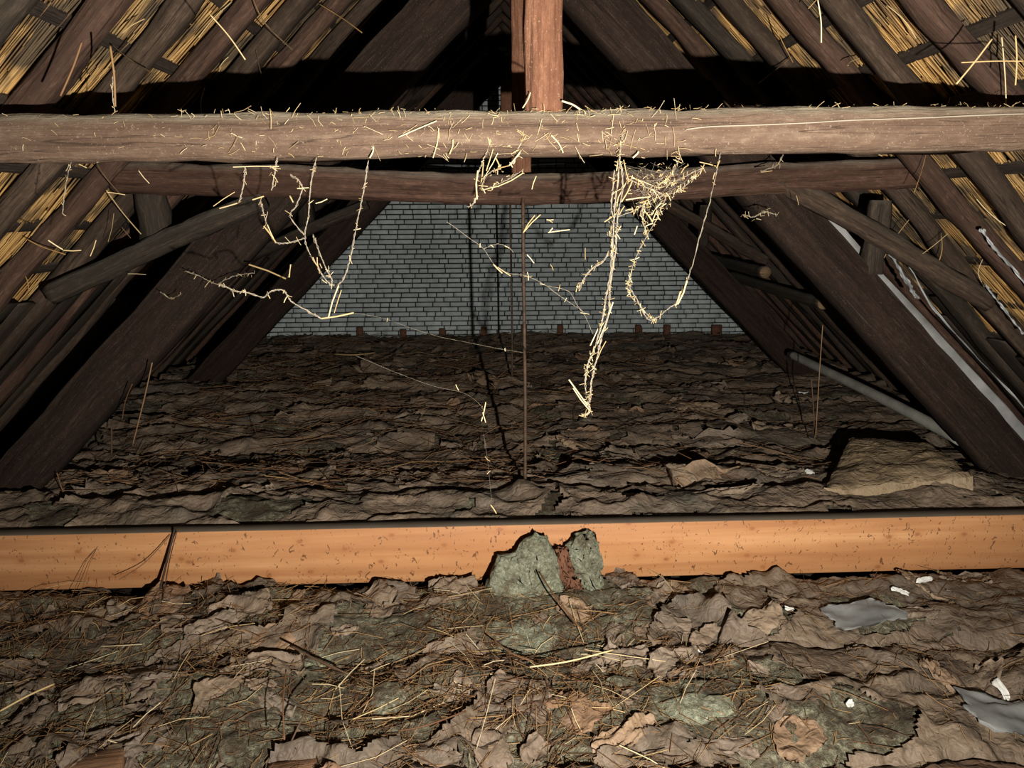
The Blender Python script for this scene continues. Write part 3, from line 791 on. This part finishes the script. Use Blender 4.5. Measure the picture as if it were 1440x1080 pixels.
skirt(G[-1, :].copy(), 'back_side', M['kraft_clean'], 0.03)
skirt(G[:, 0].copy(), 'left_side', M['kraft_clean'], 0.03)

# torn paper: the prominent ones with their own label, the rest as a group
named = [(1215, 850, .20, .10, .2, 'grey_sheet', 'flat grey torn sheet on the insulation right of centre, below the joist'),
         (1415, 985, .16, .13, -.3, 'grey_sheet', 'pale grey sheet corner at the lower right edge of the view'),
         (1000, 872, .09, .06, .5, 'scrap', 'folded tan paper peak right of the wool tufts'),
         (880, 900, .10, .07, -.3, 'scrap', 'flat brown paper scrap below the wool tufts'),
         (640, 815, .14, .07, .1, 'scrap', 'grey-brown paper sheet draped at the joist foot left of the wool tufts'),
         (340, 845, .16, .08, .4, 'scrap', 'long crumpled paper strip left of centre below the joist'),
         (300, 870, .13, .06, .6, 'scrap', 'pale rumpled paper fold on the left below the joist'),
         (385, 920, .13, .06, .1, 'scrap', 'pale torn paper edge with a raised peak left of centre'),
         (160, 1010, .14, .05, .1, 'scrap', 'tan paper strip near the lower left corner'),
         (755, 1025, .06, .05, .8, 'scrap', 'small upright crumpled paper ball at the bottom centre'),
         (950, 915, .12, .08, .2, 'scrap', 'orange-brown crumpled paper right of the straw heap'),
         (880, 1010, .14, .05, .5, 'scrap', 'brown folded paper ridge at the bottom right of centre'),
         (1160, 905, .26, .12, .1, 'kraft', 'broad wrinkled brown paper swell on the right below the joist'),
         (1385, 1062, .22, .09, .05, 'dark_paper', 'dark brown crumpled sheet at the bottom right corner'),
         (585, 690, .10, .06, -.2, 'scrap', 'pale creased paper peak behind the joist left of the rod'),
         (320, 708, .30, .05, .0, 'scrap', 'long pale paper edge behind the joist on the left'),
         (865, 615, .12, .05, .2, 'scrap', 'pinkish rumpled paper heap right of the hanging cobweb tip'),
         (1100, 670, .17, .05, .1, 'scrap', 'crumpled pale brown paper heap left of the loose batt'),
         (1000, 712, .30, .03, .0, 'scrap', 'long flat paper edge lying along the back of the orange joist')]
for i, (px, py, sx, sy, rot, mt, lab) in enumerate(named):
    c = FL(px, py, 0.02 if py > 760 else .12 if py > 650 else .06)
    tilt = random.uniform(.1, .35)
    o = obj('torn_paper', crumple_sheet(c, sx, sy, rot, random.uniform(-.15, .15), (tilt if py > 760 else .12) if mt == 'scrap' else .05, 300 + i, amp=(0.2 if py > 760 else .14) if mt == 'scrap' else 0.05, n=20, lift=.03), M[mt])
    tag(o, lab, 'paper')
k = 0
while k < 90:
    x = random.uniform(-2.3, 2.2); y = random.uniform(1.9, 3.2)
    if x > 0.9 and random.random() < 0.72: continue
    s = random.choice([.05, .07, .09, .12, .15]) * random.uniform(.8, 1.25)
    o = obj('torn_paper', crumple_sheet((x, y), s, s * random.uniform(.35, .8), random.uniform(-1.2, 1.2), random.uniform(-.25, .25), random.uniform(-.1, .4), 1000 + k, amp=random.uniform(.10, .28), n=13), M['scrap'])
    zone = 'near the lower left corner' if x < -1.1 else 'left of the straw heap' if x < -.3 else 'in the straw heap below the wool tufts' if x < .5 else 'right of the wool tufts'
    tag(o, 'small torn scrap of brown paper %s' % zone, 'paper', 'torn paper scraps ' + zone); k += 1
k = 0
while k < 80:
    y = 3.95 + 5.6 * random.random() ** 1.5; x = random.uniform(-2.7, 2.5)
    s = random.choice([.08, .12, .16, .22]) * random.uniform(.8, 1.3)
    if x > 1.6 and y < 5.3: continue
    o = obj('torn_paper', crumple_sheet((x, y), s * 1.3, s * random.uniform(.3, .6), random.uniform(-.5, .5), random.uniform(-.3, .3), random.uniform(.15, .7) * min(1, .09 / s), 2000 + k, amp=random.uniform(.12, .3), n=11), M['scrap'])
    zone = ('just behind the orange joist' if y < 5 else 'between the two trusses' if y < 7.2 else 'beyond the farther truss') + (', left of the rod' if x < 0 else ', right of the rod')
    tag(o, 'torn scrap of brown paper ' + zone, 'paper', 'torn paper scraps ' + zone); k += 1

# white scraps
for i, (px, py, sx, sy, rot, lab) in enumerate([(982, 886, .022, .02, .3, 'tiny white scrap below the right end of the wool patch'), (1413, 940, .018, .045, .2, 'upright white scrap near the lower right edge'),
        (1268, 817, .045, .012, -.35, 'narrow white sliver below the joist on the right, lower of two'), (1302, 804, .05, .014, .1, 'narrow white sliver just below the joist on the right, upper of two'),
        (1111, 846, .022, .014, -.3, 'small white flake in the middle of the right floor'), (1136, 692, .035, .02, .1, 'white scrap behind the joist left of the loose batt'),
        (1130, 553, .05, .012, -.2, 'white sliver far back right of the farther truss foot'), (993, 536, .02, .014, 0, 'tiny white fleck far back on the right floor'), (1198, 968, .02, .012, .4, 'tiny white fleck near the lower right')]):
    c = FL(px, py, .03)
    o = obj('white_scrap', crumple_sheet(c, sx, sy, rot, 0, .5, 500 + i, amp=.2, n=8, lift=.03), M['white_paper']); tag(o, lab, 'scrap')

# straw litter: uncountable
def litter(name, n, xr, yr, Lr, R, mat, label, dens=None, zoff=0.012, flat=0.14, dirspread=None):
    x = rng.uniform(*xr, n * 3); y = rng.uniform(*yr, n * 3)
    if dens is not None:
        m = rng.uniform(0, 1, n * 3) < dens(x, y); x, y = x[m], y[m]
    x, y = x[:n], y[:n]; n = len(x)
    L = rng.uniform(*Lr, n) / 2 * rng.choice([1, 1, .6, 1.6], n)
    a = rng.uniform(0, np.pi, n) if dirspread is None else rng.normal(0, dirspread, n)
    dx, dy = np.cos(a) * L, np.sin(a) * L
    z0 = H(x - dx, y - dy); z1 = H(x + dx, y + dy); zc = H(x, y)
    up = np.maximum(zc - (z0 + z1) / 2, 0)
    dz = rng.normal(0, flat, n) * L
    V, Q, r = stalks(np.stack([x - dx, y - dy, z0 + up + zoff - dz], 1), np.stack([x + dx, y + dy, z1 + up + zoff + dz], 1), rng.uniform(*R, n), bend=0.05)
    o = obj(name, mesh_np(name, V, Q, {'rnd': r}), mat); tag(o, label, 'straw', kind='stuff')
def dn(x, y):
    return np.clip(0.25 + 1.1 * np.exp(-((x + .15) / .55) ** 2 - ((y - 2.35) / .45) ** 2) + 0.9 * fbm(x * 1.8, y * 2.2, 3, 200) + .25 * (x < -.9), 0, 1) * np.where(x > .75, .22, 1)
litter('straw_litter', 3000, (-2.3, 2.2), (1.92, 3.22), (.03, .15), (.0008, .0018), M['litter'], 'brown straw litter scattered over the insulation in front of the orange joist', dn)
litter('straw_litter', 110, (-2.1, 1.4), (1.95, 3.2), (.05, .22), (.0010, .0019), M['straw'], 'pale golden straw stems strewn over the litter before the orange joist', dn, zoff=.025)
litter('straw_chaff', 6500, (-2.3, 2.2), (1.92, 3.22), (.008, .045), (.0006, .0014), M['chaff'], 'fine brown chaff sprinkled over the wool in front of the orange joist', lambda x, y: np.clip(dn(x, y) + .2, 0, 1), zoff=.004, flat=.3)
def df(x, y):
    return np.clip(0.55 + 0.9 * fbm(x * 1.2, y * 1.6, 3, 230) - .35 * np.clip(x, 0, 1), 0.03, 1)
litter('straw_litter', 3600, (-2.8, 2.6), (3.9, 10.0), (.08, .42), (.0012, .0030), M['litter_dark'], 'dark reddish straw litter over the insulation behind the orange joist', df, dirspread=0.7, zoff=.005)
litter('straw_litter', 260, (-2.5, 1.6), (3.9, 8.5), (.10, .45), (.0014, .0026), M['litter'], 'lighter brown straw stems strewn behind the orange joist', df, zoff=.012, dirspread=0.6)

# single stems and twigs that stand out
def stem(pts, r, mat, label, name='straw_stem', group=None, cat='straw'):
    V, f = tube(smooth_path(pts, max(6, len(pts) * 4)), r, 5)
    o = obj(name, mesh_np(name, V, f, {'rnd': np.full(len(V), random.random())}), mat); tag(o, label, cat, group); return o
def flp(x, y, z): return FL(x, y, z)
jz = 0.2
stem([P(246, 742, 3.24), P(232, 800, 3.16), P(216, 870, 2.98), P(204, 962, 2.62)], .005, M['twig'], 'long dark twig leaning on the left end of the orange joist', 'twig', cat='twig')
stem([P(249, 746, 3.235), P(238, 790, 3.15), P(228, 850, 2.98)], .0025, M['litter'], 'reddish stem leaning beside the dark twig on the joist', 'straw_stem')
stem([P(240, 752, 3.23), P(205, 790, 3.20), P(168, 815, 3.08)], .002, M['litter'], 'thin stem slanting left off the dark twig at the joist', 'straw_stem')
stem([flp(758, 804, .12), flp(780, 838, .10), flp(818, 886, .05)], .0035, M['litter'], 'straight tan stem lying across the wide wool tuft', 'straw_stem')
stem([flp(745, 938, .05), flp(800, 930, .07), flp(862, 914, .06)], .0032, M['straw'], 'pale stem lying below the wool tufts', 'straw_stem')
stem([flp(694, 900, .06), flp(722, 920, .06), flp(750, 930, .05)], .003, M['litter'], 'reddish stem slanting below the wide wool tuft', 'straw_stem')
stem([flp(0, 1000, .06), flp(40, 978, .07), flp(76, 962, .06)], .0035, M['straw'], 'pale thick stem at the lower left edge', 'straw_stem')
stem([flp(408, 908, .07), flp(450, 930, .06), flp(490, 948, .04)], .004, M['twig'], 'dark brown twig left of the straw heap', 'twig', cat='twig')
stem([flp(410, 1042, .05), flp(430, 1000, .10), flp(452, 966, .09)], .003, M['twig'], 'dark twig rising at the bottom left of centre', 'twig', cat='twig')
stem([flp(400, 1040, .10), flp(398, 990, .13), flp(402, 942, .12)], .0022, M['litter'], 'thin upright stem at the bottom left of centre', 'straw_stem')
stem([flp(560, 1028, .05), flp(600, 1020, .06), flp(655, 1000, .06)], .003, M['litter'], 'tan stem at the bottom centre', 'straw_stem')
stem([flp(470, 498, .05), flp(500, 499, .06), flp(528, 496, .05)], .008, M['straw'], 'pale thick stick lying far back left before the brick wall', 'straw_stem')
stem([P(1157, 457, 4.6), P(1152, 530, 4.62), P(1147, 615, 4.6)], .003, M['litter_dark'], 'thin upright stem on the right between the two trusses', 'straw_stem')
stem([P(1141, 532, 4.7), P(1144, 575, 4.7), P(1146, 622, 4.7)], .004, M['twig'], 'dark twig beside the upright stem on the right', 'twig', cat='twig')
stem([P(214, 510, 3.8), P(203, 560, 3.85), P(186, 628, 3.95)], .003, M['litter_dark'], 'reddish stem hanging off the left principal rafter', 'straw_stem')
stem([P(186, 540, 3.8), P(176, 565, 3.85), P(172, 590, 3.9)], .0025, M['litter'], 'short stem hanging beside the left principal rafter', 'straw_stem')
stem([P(157, 598, 4.3), P(157, 640, 4.3)], .005, M['twig'], 'short dark upright twig at the left, behind the joist', 'twig', cat='twig')
stem([P(80, 665, 3.9), P(88, 690, 3.9), P(100, 720, 3.8)], .003, M['litter'], 'short leaning stem at the left end behind the joist', 'straw_stem')

# loose reed ends dangling out of the thatch
for s, sid in ((-1, 'left'), (1, 'right')):
    for i in range(46):
        y = random.uniform(2.0, 4.2); z = random.uniform(1.2, 2.9)
        k = KR + random.uniform(-.02, .12); p = np.array([s * (k - z), y, z])
        L = random.uniform(.06, .26); dr = np.array([random.gauss(0, .5) - s * .3, random.gauss(0, .35), -random.uniform(.2, 1.2) if random.random() < .8 else .4])
        dr /= np.linalg.norm(dr)
        q = p + dr * L; mid = (p + q) / 2 + np.array([random.gauss(0, .012), random.gauss(0, .012), 0])
        stem([p, mid, q], random.uniform(.0014, .0026), M['straw'] if random.random() < .5 else M['reed'], 'loose reed end dangling out of the %s roof slope' % sid, 'reed_end', 'loose reed ends on the %s slope' % sid, 'reed')

# ------------------------------------------------------------------ cobwebs and straw hanging in them
def straw_piece(a, b, r, parent):
    V, Q, rn = stalks([a], [b], r * .8, bend=.03, sides=4)
    obj('straw', mesh_np('straw', V, Q, {'rnd': rn}), M['straw'], parent)
def cobweb(label, strands, straws=(), bits=0, rad=.0016, d=TB, fuzz=4, dd=.02, bitlen=(.008, .03)):
    p0 = P(*strands[0][0], d); o = empty('cobweb', p0); tag(o, label, 'cobweb')
    paths = []
    for st in strands:
        ds = d + np.cumsum(rng.normal(0, dd * .5, len(st)))
        base = smooth_path([P(x, y, q) for (x, y), q in zip(st, ds)], max(10, len(st) * 7))
        paths.append(base); parts = []
        for k in range(fuzz):
            jit = np.stack([gnoise(np.arange(len(base)) * .45 + k * 9.1, np.full(len(base), k + q_), 50 + k) for q_ in (1.1, 4.3, 7.7)], 1) * rad * (1.5 if k == 0 else 4.5)
            V, f = tube(base + jit, rad * (0.7 if k else 1.0) * (0.7 + .5 * np.abs(gnoise(np.arange(len(base)) * .6, np.full(len(base), k * 3.3), 61))), 4)
            parts.append((V, f))
        V, f, r_ = merge(parts)
        obj('strand', mesh_np('strand', V, f, {'rnd': r_}), M['web'], o)
    for (x0, y0, x1, y1, r) in straws:
        dq = d + random.uniform(-.02, .02)
        straw_piece(P(x0, y0, dq), P(x1, y1, dq + random.uniform(-.03, .03)), r, o)
    if bits:
        allp = np.concatenate(paths); idx = rng.integers(0, len(allp), bits)
        c = allp[idx] + rng.normal(0, rad * 3.5, (bits, 3)); dr = rng.normal(0, 1, (bits, 3)); dr[:, 2] *= 1.6
        dr /= np.linalg.norm(dr, axis=1, keepdims=True); L = rng.uniform(*bitlen, (bits, 1)) / 2
        V, Q, rn = stalks(c - dr * L, c + dr * L, rng.uniform(.0008, .0018, bits), bend=.05)
        b = obj('straw_bits', mesh_np('straw_bits', V, Q, {'rnd': rn}), M['straw'], o); b['kind'] = 'stuff'
    return o
cobweb('thick straw-laden cobweb rope hanging from the tie beam right of centre, ending in a hook',
       [[(876, 184), (872, 215), (869, 250), (864, 300), (862, 330), (859, 380), (852, 420), (846, 455), (836, 490), (826, 515), (823, 545), (828, 570), (829, 580), (818, 585)],
        [(871, 225), (876, 260), (868, 310), (866, 350), (858, 400), (856, 440), (846, 475), (839, 505), (833, 530), (829, 565)],
        [(864, 240), (860, 290), (858, 330), (862, 370), (853, 410), (848, 440)],
        [(862, 345), (848, 368), (832, 378), (818, 398), (814, 405)]],
       [(800, 534, 826, 570, .0032), (806, 546, 828, 576, .0028), (829, 580, 817, 585, .003), (862, 425, 838, 488, .003), (848, 447, 830, 486, .0026), (852, 480, 840, 505, .002), (826, 518, 834, 510, .0016), (828, 508, 838, 520, .0016), (826, 525, 836, 516, .0016),
        (870, 235, 864, 280, .0028), (877, 225, 882, 250, .0024), (857, 325, 860, 362, .0026), (880, 258, 866, 300, .0022), (862, 318, 872, 336, .002), (867, 300, 850, 312, .0022), (873, 205, 867, 240, .003)], bits=140, rad=.0013, fuzz=5)
tri = cobweb('triangular sheet of cobweb full of straw bits below the tie beam at the right',
       [[(868, 305), (890, 297), (912, 284), (930, 276), (955, 268), (975, 250), (988, 236)], [(937, 276), (925, 305), (908, 335), (893, 365), (884, 395)],
        [(905, 284), (903, 305), (908, 325), (909, 330)], [(880, 250), (905, 262), (925, 270), (938, 276)], [(988, 236), (960, 250), (935, 262), (915, 270)], [(955, 222), (945, 245), (930, 258), (915, 275)], [(884, 395), (884, 412), (900, 430), (914, 446), (922, 452)]],
       [(880, 281, 914, 277, .003), (888, 250, 920, 262, .0022), (874, 284, 889, 255, .003), (905, 295, 918, 312, .003), (916, 302, 930, 285, .0028), (908, 318, 918, 314, .0026), (918, 310, 924, 296, .0024), (944, 262, 949, 253, .0028), (958, 243, 968, 232, .0022), (900, 285, 912, 281, .003), (888, 248, 905, 258, .002), (871, 302, 878, 290, .0024), (892, 330, 896, 318, .0024), (867, 328, 873, 318, .0026), (880, 296, 890, 294, .0026)], bits=210, rad=.0008, fuzz=3, dd=.015)
def veil(o, poly, n, d, nb):
    A = np.array(poly, float)
    def inside():
        w = rng.dirichlet(np.ones(3)); return w @ A
    p, q = [], []
    for _ in range(n):
        a, b = inside(), inside(); p.append(P(*a, d + rng.normal(0, .012))); q.append(P(*b, d + rng.normal(0, .012)))
    V, Q, r = stalks(p, q, .00022, bend=.03)
    c = np.array([P(*inside(), d + rng.normal(0, .015)) for _ in range(nb)]); dr = rng.normal(0, 1, (nb, 3)); dr /= np.linalg.norm(dr, axis=1, keepdims=True)
    L = rng.uniform(.003, .014, (nb, 1))
    V2, Q2, r2 = stalks(c - dr * L / 2, c + dr * L / 2, rng.uniform(.0006, .0013, nb))
    obj('veil', mesh_np('veil', V, Q, {'rnd': r}), M['web'], o)['kind'] = 'stuff'
    obj('straw_bits', mesh_np('straw_bits', V2, Q2, {'rnd': r2}), M['straw'], o)['kind'] = 'stuff'
veil(tri, [(868, 228), (1000, 228), (905, 330)], 75, TB, 110)
cobweb('single cobweb thread at the far right hooking up to a yellow straw tuft',
       [[(1013, 215), (1008, 240), (998, 285), (985, 330), (973, 375), (965, 396)], [(965, 396), (958, 415), (952, 426), (940, 434), (928, 444), (915, 450), (906, 442), (895, 420), (884, 402)]],
       [(966, 395, 953, 428, .004), (962, 402, 955, 424, .0035), (957, 410, 950, 430, .0035), (984, 228, 1008, 234, .0022), (1012, 226, 1008, 236, .003)], bits=10, rad=.0009, fuzz=3)
cobweb('cobweb garland on the left sagging from the tie beam to crossed straws',
       [[(310, 400), (330, 409), (350, 412), (370, 418), (382, 409), (398, 408), (410, 424), (430, 436), (452, 448)],
        [(366, 282), (372, 305), (378, 325), (388, 341), (405, 341), (428, 335)], [(445, 222), (437, 260), (434, 300), (429, 335), (437, 360), (447, 375), (452, 385), (462, 398), (472, 402)],
        [(518, 226), (512, 265), (507, 290), (500, 325), (492, 365), (484, 390), (475, 402)], [(440, 330), (455, 370), (468, 396)], [(390, 222), (386, 245), (382, 268)], [(345, 235), (342, 262), (336, 285)], [(408, 245), (425, 262), (416, 290), (408, 305), (428, 330)]],
       [(452, 448, 497, 440, .0038), (462, 446, 476, 402, .0032), (470, 440, 480, 408, .002), (355, 281, 371, 276, .003), (309, 293, 333, 286, .003), (328, 235, 392, 234, .0022), (300, 290, 330, 270, .0016), (408, 276, 412, 284, .0035), (371, 318, 388, 341, .0032), (447, 374, 446, 362, .0024), (440, 362, 448, 376, .0026), (407, 390, 409, 372, .002), (380, 236, 392, 234, .002), (376, 316, 386, 338, .002), (418, 265, 434, 264, .0022), (444, 286, 460, 280, .0022)], bits=60, rad=.0012, fuzz=4)
cobweb('short tangle of straw hanging under the tie beam left of the post',
       [[(690, 200), (684, 215), (677, 232), (671, 252), (669, 280), (658, 292)], [(730, 215), (720, 230), (700, 238), (685, 246), (676, 265)], [(735, 240), (715, 252), (695, 262), (678, 267)]],
       [(672, 240, 671, 280, .0035), (680, 228, 676, 262, .0025), (697, 222, 704, 238, .0026), (731, 214, 716, 233, .0026), (716, 233, 694, 242, .0022), (736, 243, 700, 262, .0024), (700, 262, 680, 267, .0022), (694, 208, 684, 240, .0022), (684, 244, 700, 215, .002), (754, 248, 748, 266, .0022)], bits=45, rad=.0012, fuzz=3)
cobweb('fine cobweb thread sagging across the brick wall with a straw clump at its middle',
       [[(628, 312), (640, 320), (660, 335), (680, 350), (695, 372), (715, 384), (740, 388), (765, 400), (790, 418), (805, 428), (820, 440), (834, 470)], [(680, 350), (700, 343), (715, 348), (722, 355)], [(770, 402), (800, 410), (812, 430), (822, 440)]],
       [(694, 372, 706, 384, .0028), (700, 376, 718, 388, .0022), (736, 327, 752, 303, .0024), (737, 326, 760, 302, .0024), (771, 327, 801, 323, .0024), (773, 326, 777, 321, .003), (769, 309, 778, 309, .0026), (769, 309, 777, 313, .0022), (741, 358, 751, 370, .002), (823, 349, 823, 365, .0016), (774, 372, 778, 380, .0014)], bits=9, rad=.0005, fuzz=2)
cobweb('long faint cobweb thread running across the floor from the left garland to the rod',
       [[(497, 440), (540, 448), (580, 462), (620, 474), (660, 482), (700, 490), (736, 496)], [(500, 500), (560, 525), (610, 543), (650, 552), (672, 566), (682, 580)], [(680, 610), (686, 650), (690, 690), (692, 705)]],
       [(683, 566, 677, 592, .0024), (679, 580, 683, 594, .0022), (641, 541, 645, 549, .0018), (690, 710, 698, 722, .0026)], bits=5, rad=.0002, fuzz=2)
cobweb('dusty cobweb wisp with straw on the near left principal rafter', [[(310, 402), (295, 396), (280, 388), (262, 382)], [(225, 410), (240, 420), (255, 413)], [(305, 400), (330, 388), (358, 384)]],
       [(350, 372, 402, 392, .006), (405, 390, 408, 372, .0022), (288, 404, 296, 394, .002), (180, 385, 205, 386, .002), (152, 340, 160, 300, .0016)], bits=20, rad=.0012, fuzz=3, d=3.8)
cobweb('small frayed fibre tuft hanging at the right end of the bowed collar beam', [[(1102, 215), (1095, 230), (1085, 236), (1070, 241)], [(1045, 302), (1060, 305), (1075, 298), (1092, 302)]], [(1120, 275, 1123, 288, .002), (1086, 240, 1070, 242, .003)], bits=24, rad=.0016, fuzz=4, d=3.6)
cobweb('thin hanging threads with straw at the left roof slope below the tie beam', [[(100, 228), (92, 262), (88, 300)], [(160, 95), (158, 130), (162, 160)]],
       [(100, 224, 122, 236, .002), (136, 228, 172, 219, .0022), (68, 338, 90, 352, .0028), (90, 352, 114, 352, .0022), (127, 360, 135, 338, .002), (150, 270, 176, 274, .0018), (195, 240, 210, 258, .0016)], bits=14, rad=.001, fuzz=2, d=2.5)

# straw stuck on the tie beam
def beam_straw():
    n = 300
    px = np.concatenate([rng.uniform(10, 1100, 90), rng.normal(735, 90, 95), rng.normal(420, 130, 65), rng.normal(885, 35, 50)])[:n]
    py = rng.uniform(152, 222, n); L = rng.uniform(.004, .028, n) * rng.choice([1, 1, 1, 2.2], n)
    c = np.array([P(x, y, TB - .004) for x, y in zip(px, py)])
    a = rng.uniform(0, np.pi, n); d = np.stack([np.cos(a), rng.normal(0, .25, n), np.sin(a)], 1)
    c[:, 1] -= np.abs(d[:, 1]) * L / 2
    V, Q, r = stalks(c - d * L[:, None] / 2, c + d * L[:, None] / 2, rng.uniform(.0005, .0012, n), bend=.06)
    # chaff along the top edge
    m = 1000; x = rng.uniform(-1.7, 1.6, m); dens = 0.35 + .65 * np.exp(-((x + .15) / .8) ** 2); kx = rng.uniform(0, 1, m) < dens; x = x[kx]; m = len(x)
    z = 1.893 + 0.0095 * x + rng.normal(0, .004, m); y = TB + rng.uniform(0.0, .12, m); L = rng.uniform(.006, .04, m)
    c = np.stack([x, y, z], 1); d = rng.normal(0, 1, (m, 3)); d[:, 2] = np.abs(d[:, 2]) * .5; d /= np.linalg.norm(d, axis=1, keepdims=True)
    V2, Q2, r2 = stalks(c - d * L[:, None] * .3, c + d * L[:, None] * .7, rng.uniform(.0004, .0011, m), bend=.06)
    V, Q, r = merge([(V, Q, r), (V2, Q2, r2 * .7)])
    o = obj('straw_chaff', mesh_np('straw_chaff', V, Q, {'rnd': r}), M['straw']); tag(o, 'pale straw chaff stuck to the face and top of the dusty tie beam', 'straw', kind='stuff')
beam_straw()
for i, (x0, y0, x1, y1, r, lab) in enumerate([(560, 193, 614, 170, .0022, 'long bent straw on the tie beam face left of the post'), (609, 222, 617, 180, .0022, 'upright straw on the lower tie beam edge, left of two near the post'), (632, 217, 637, 196, .003, 'short thick upright straw on the tie beam, right of two near the post'),
        (735, 152, 746, 130, .0024, 'straw poking up from the tie beam left of the post foot'), (790, 142, 816, 154, .0034, 'straw leaning on the right of the post foot'), (520, 222, 525, 206, .003, 'short straw hanging off the tie beam left of centre'), (792, 215, 775, 190, .0026, 'slanting straw on the tie beam right of the post'), (890, 222, 898, 213, .003, 'short pale straw on the tie beam lower edge at the cobweb rope'),
        (1155, 60, 1150, 0, .002, 'long upright straw hanging before the right rafters'), (1345, 118, 1395, 55, .003, 'long straw slanting across the upper right thatch'), (1428, 50, 1428, 120, .0028, 'upright straw at the upper right edge'), (1352, 88, 1440, 86, .0022, 'level straw across the upper right thatch'), (155, 65, 162, 150, .0035, 'upright brown stem before the upper left rafters'), (85, 135, 115, 60, .0035, 'slanting brown stem before the upper left thatch'), (295, 20, 345, 84, .0022, 'thin pale straw slanting across the upper left rafters')]):
    dd = TB - .01 if y0 > 125 and 500 < x0 < 1000 else 2.35
    stem([P(x0, y0, dd), P((x0 + x1) / 2 + 2, (y0 + y1) / 2 - 1, dd), P(x1, y1, dd)], r * .85, M['litter'] if 'brown' in lab else M['straw'], lab)
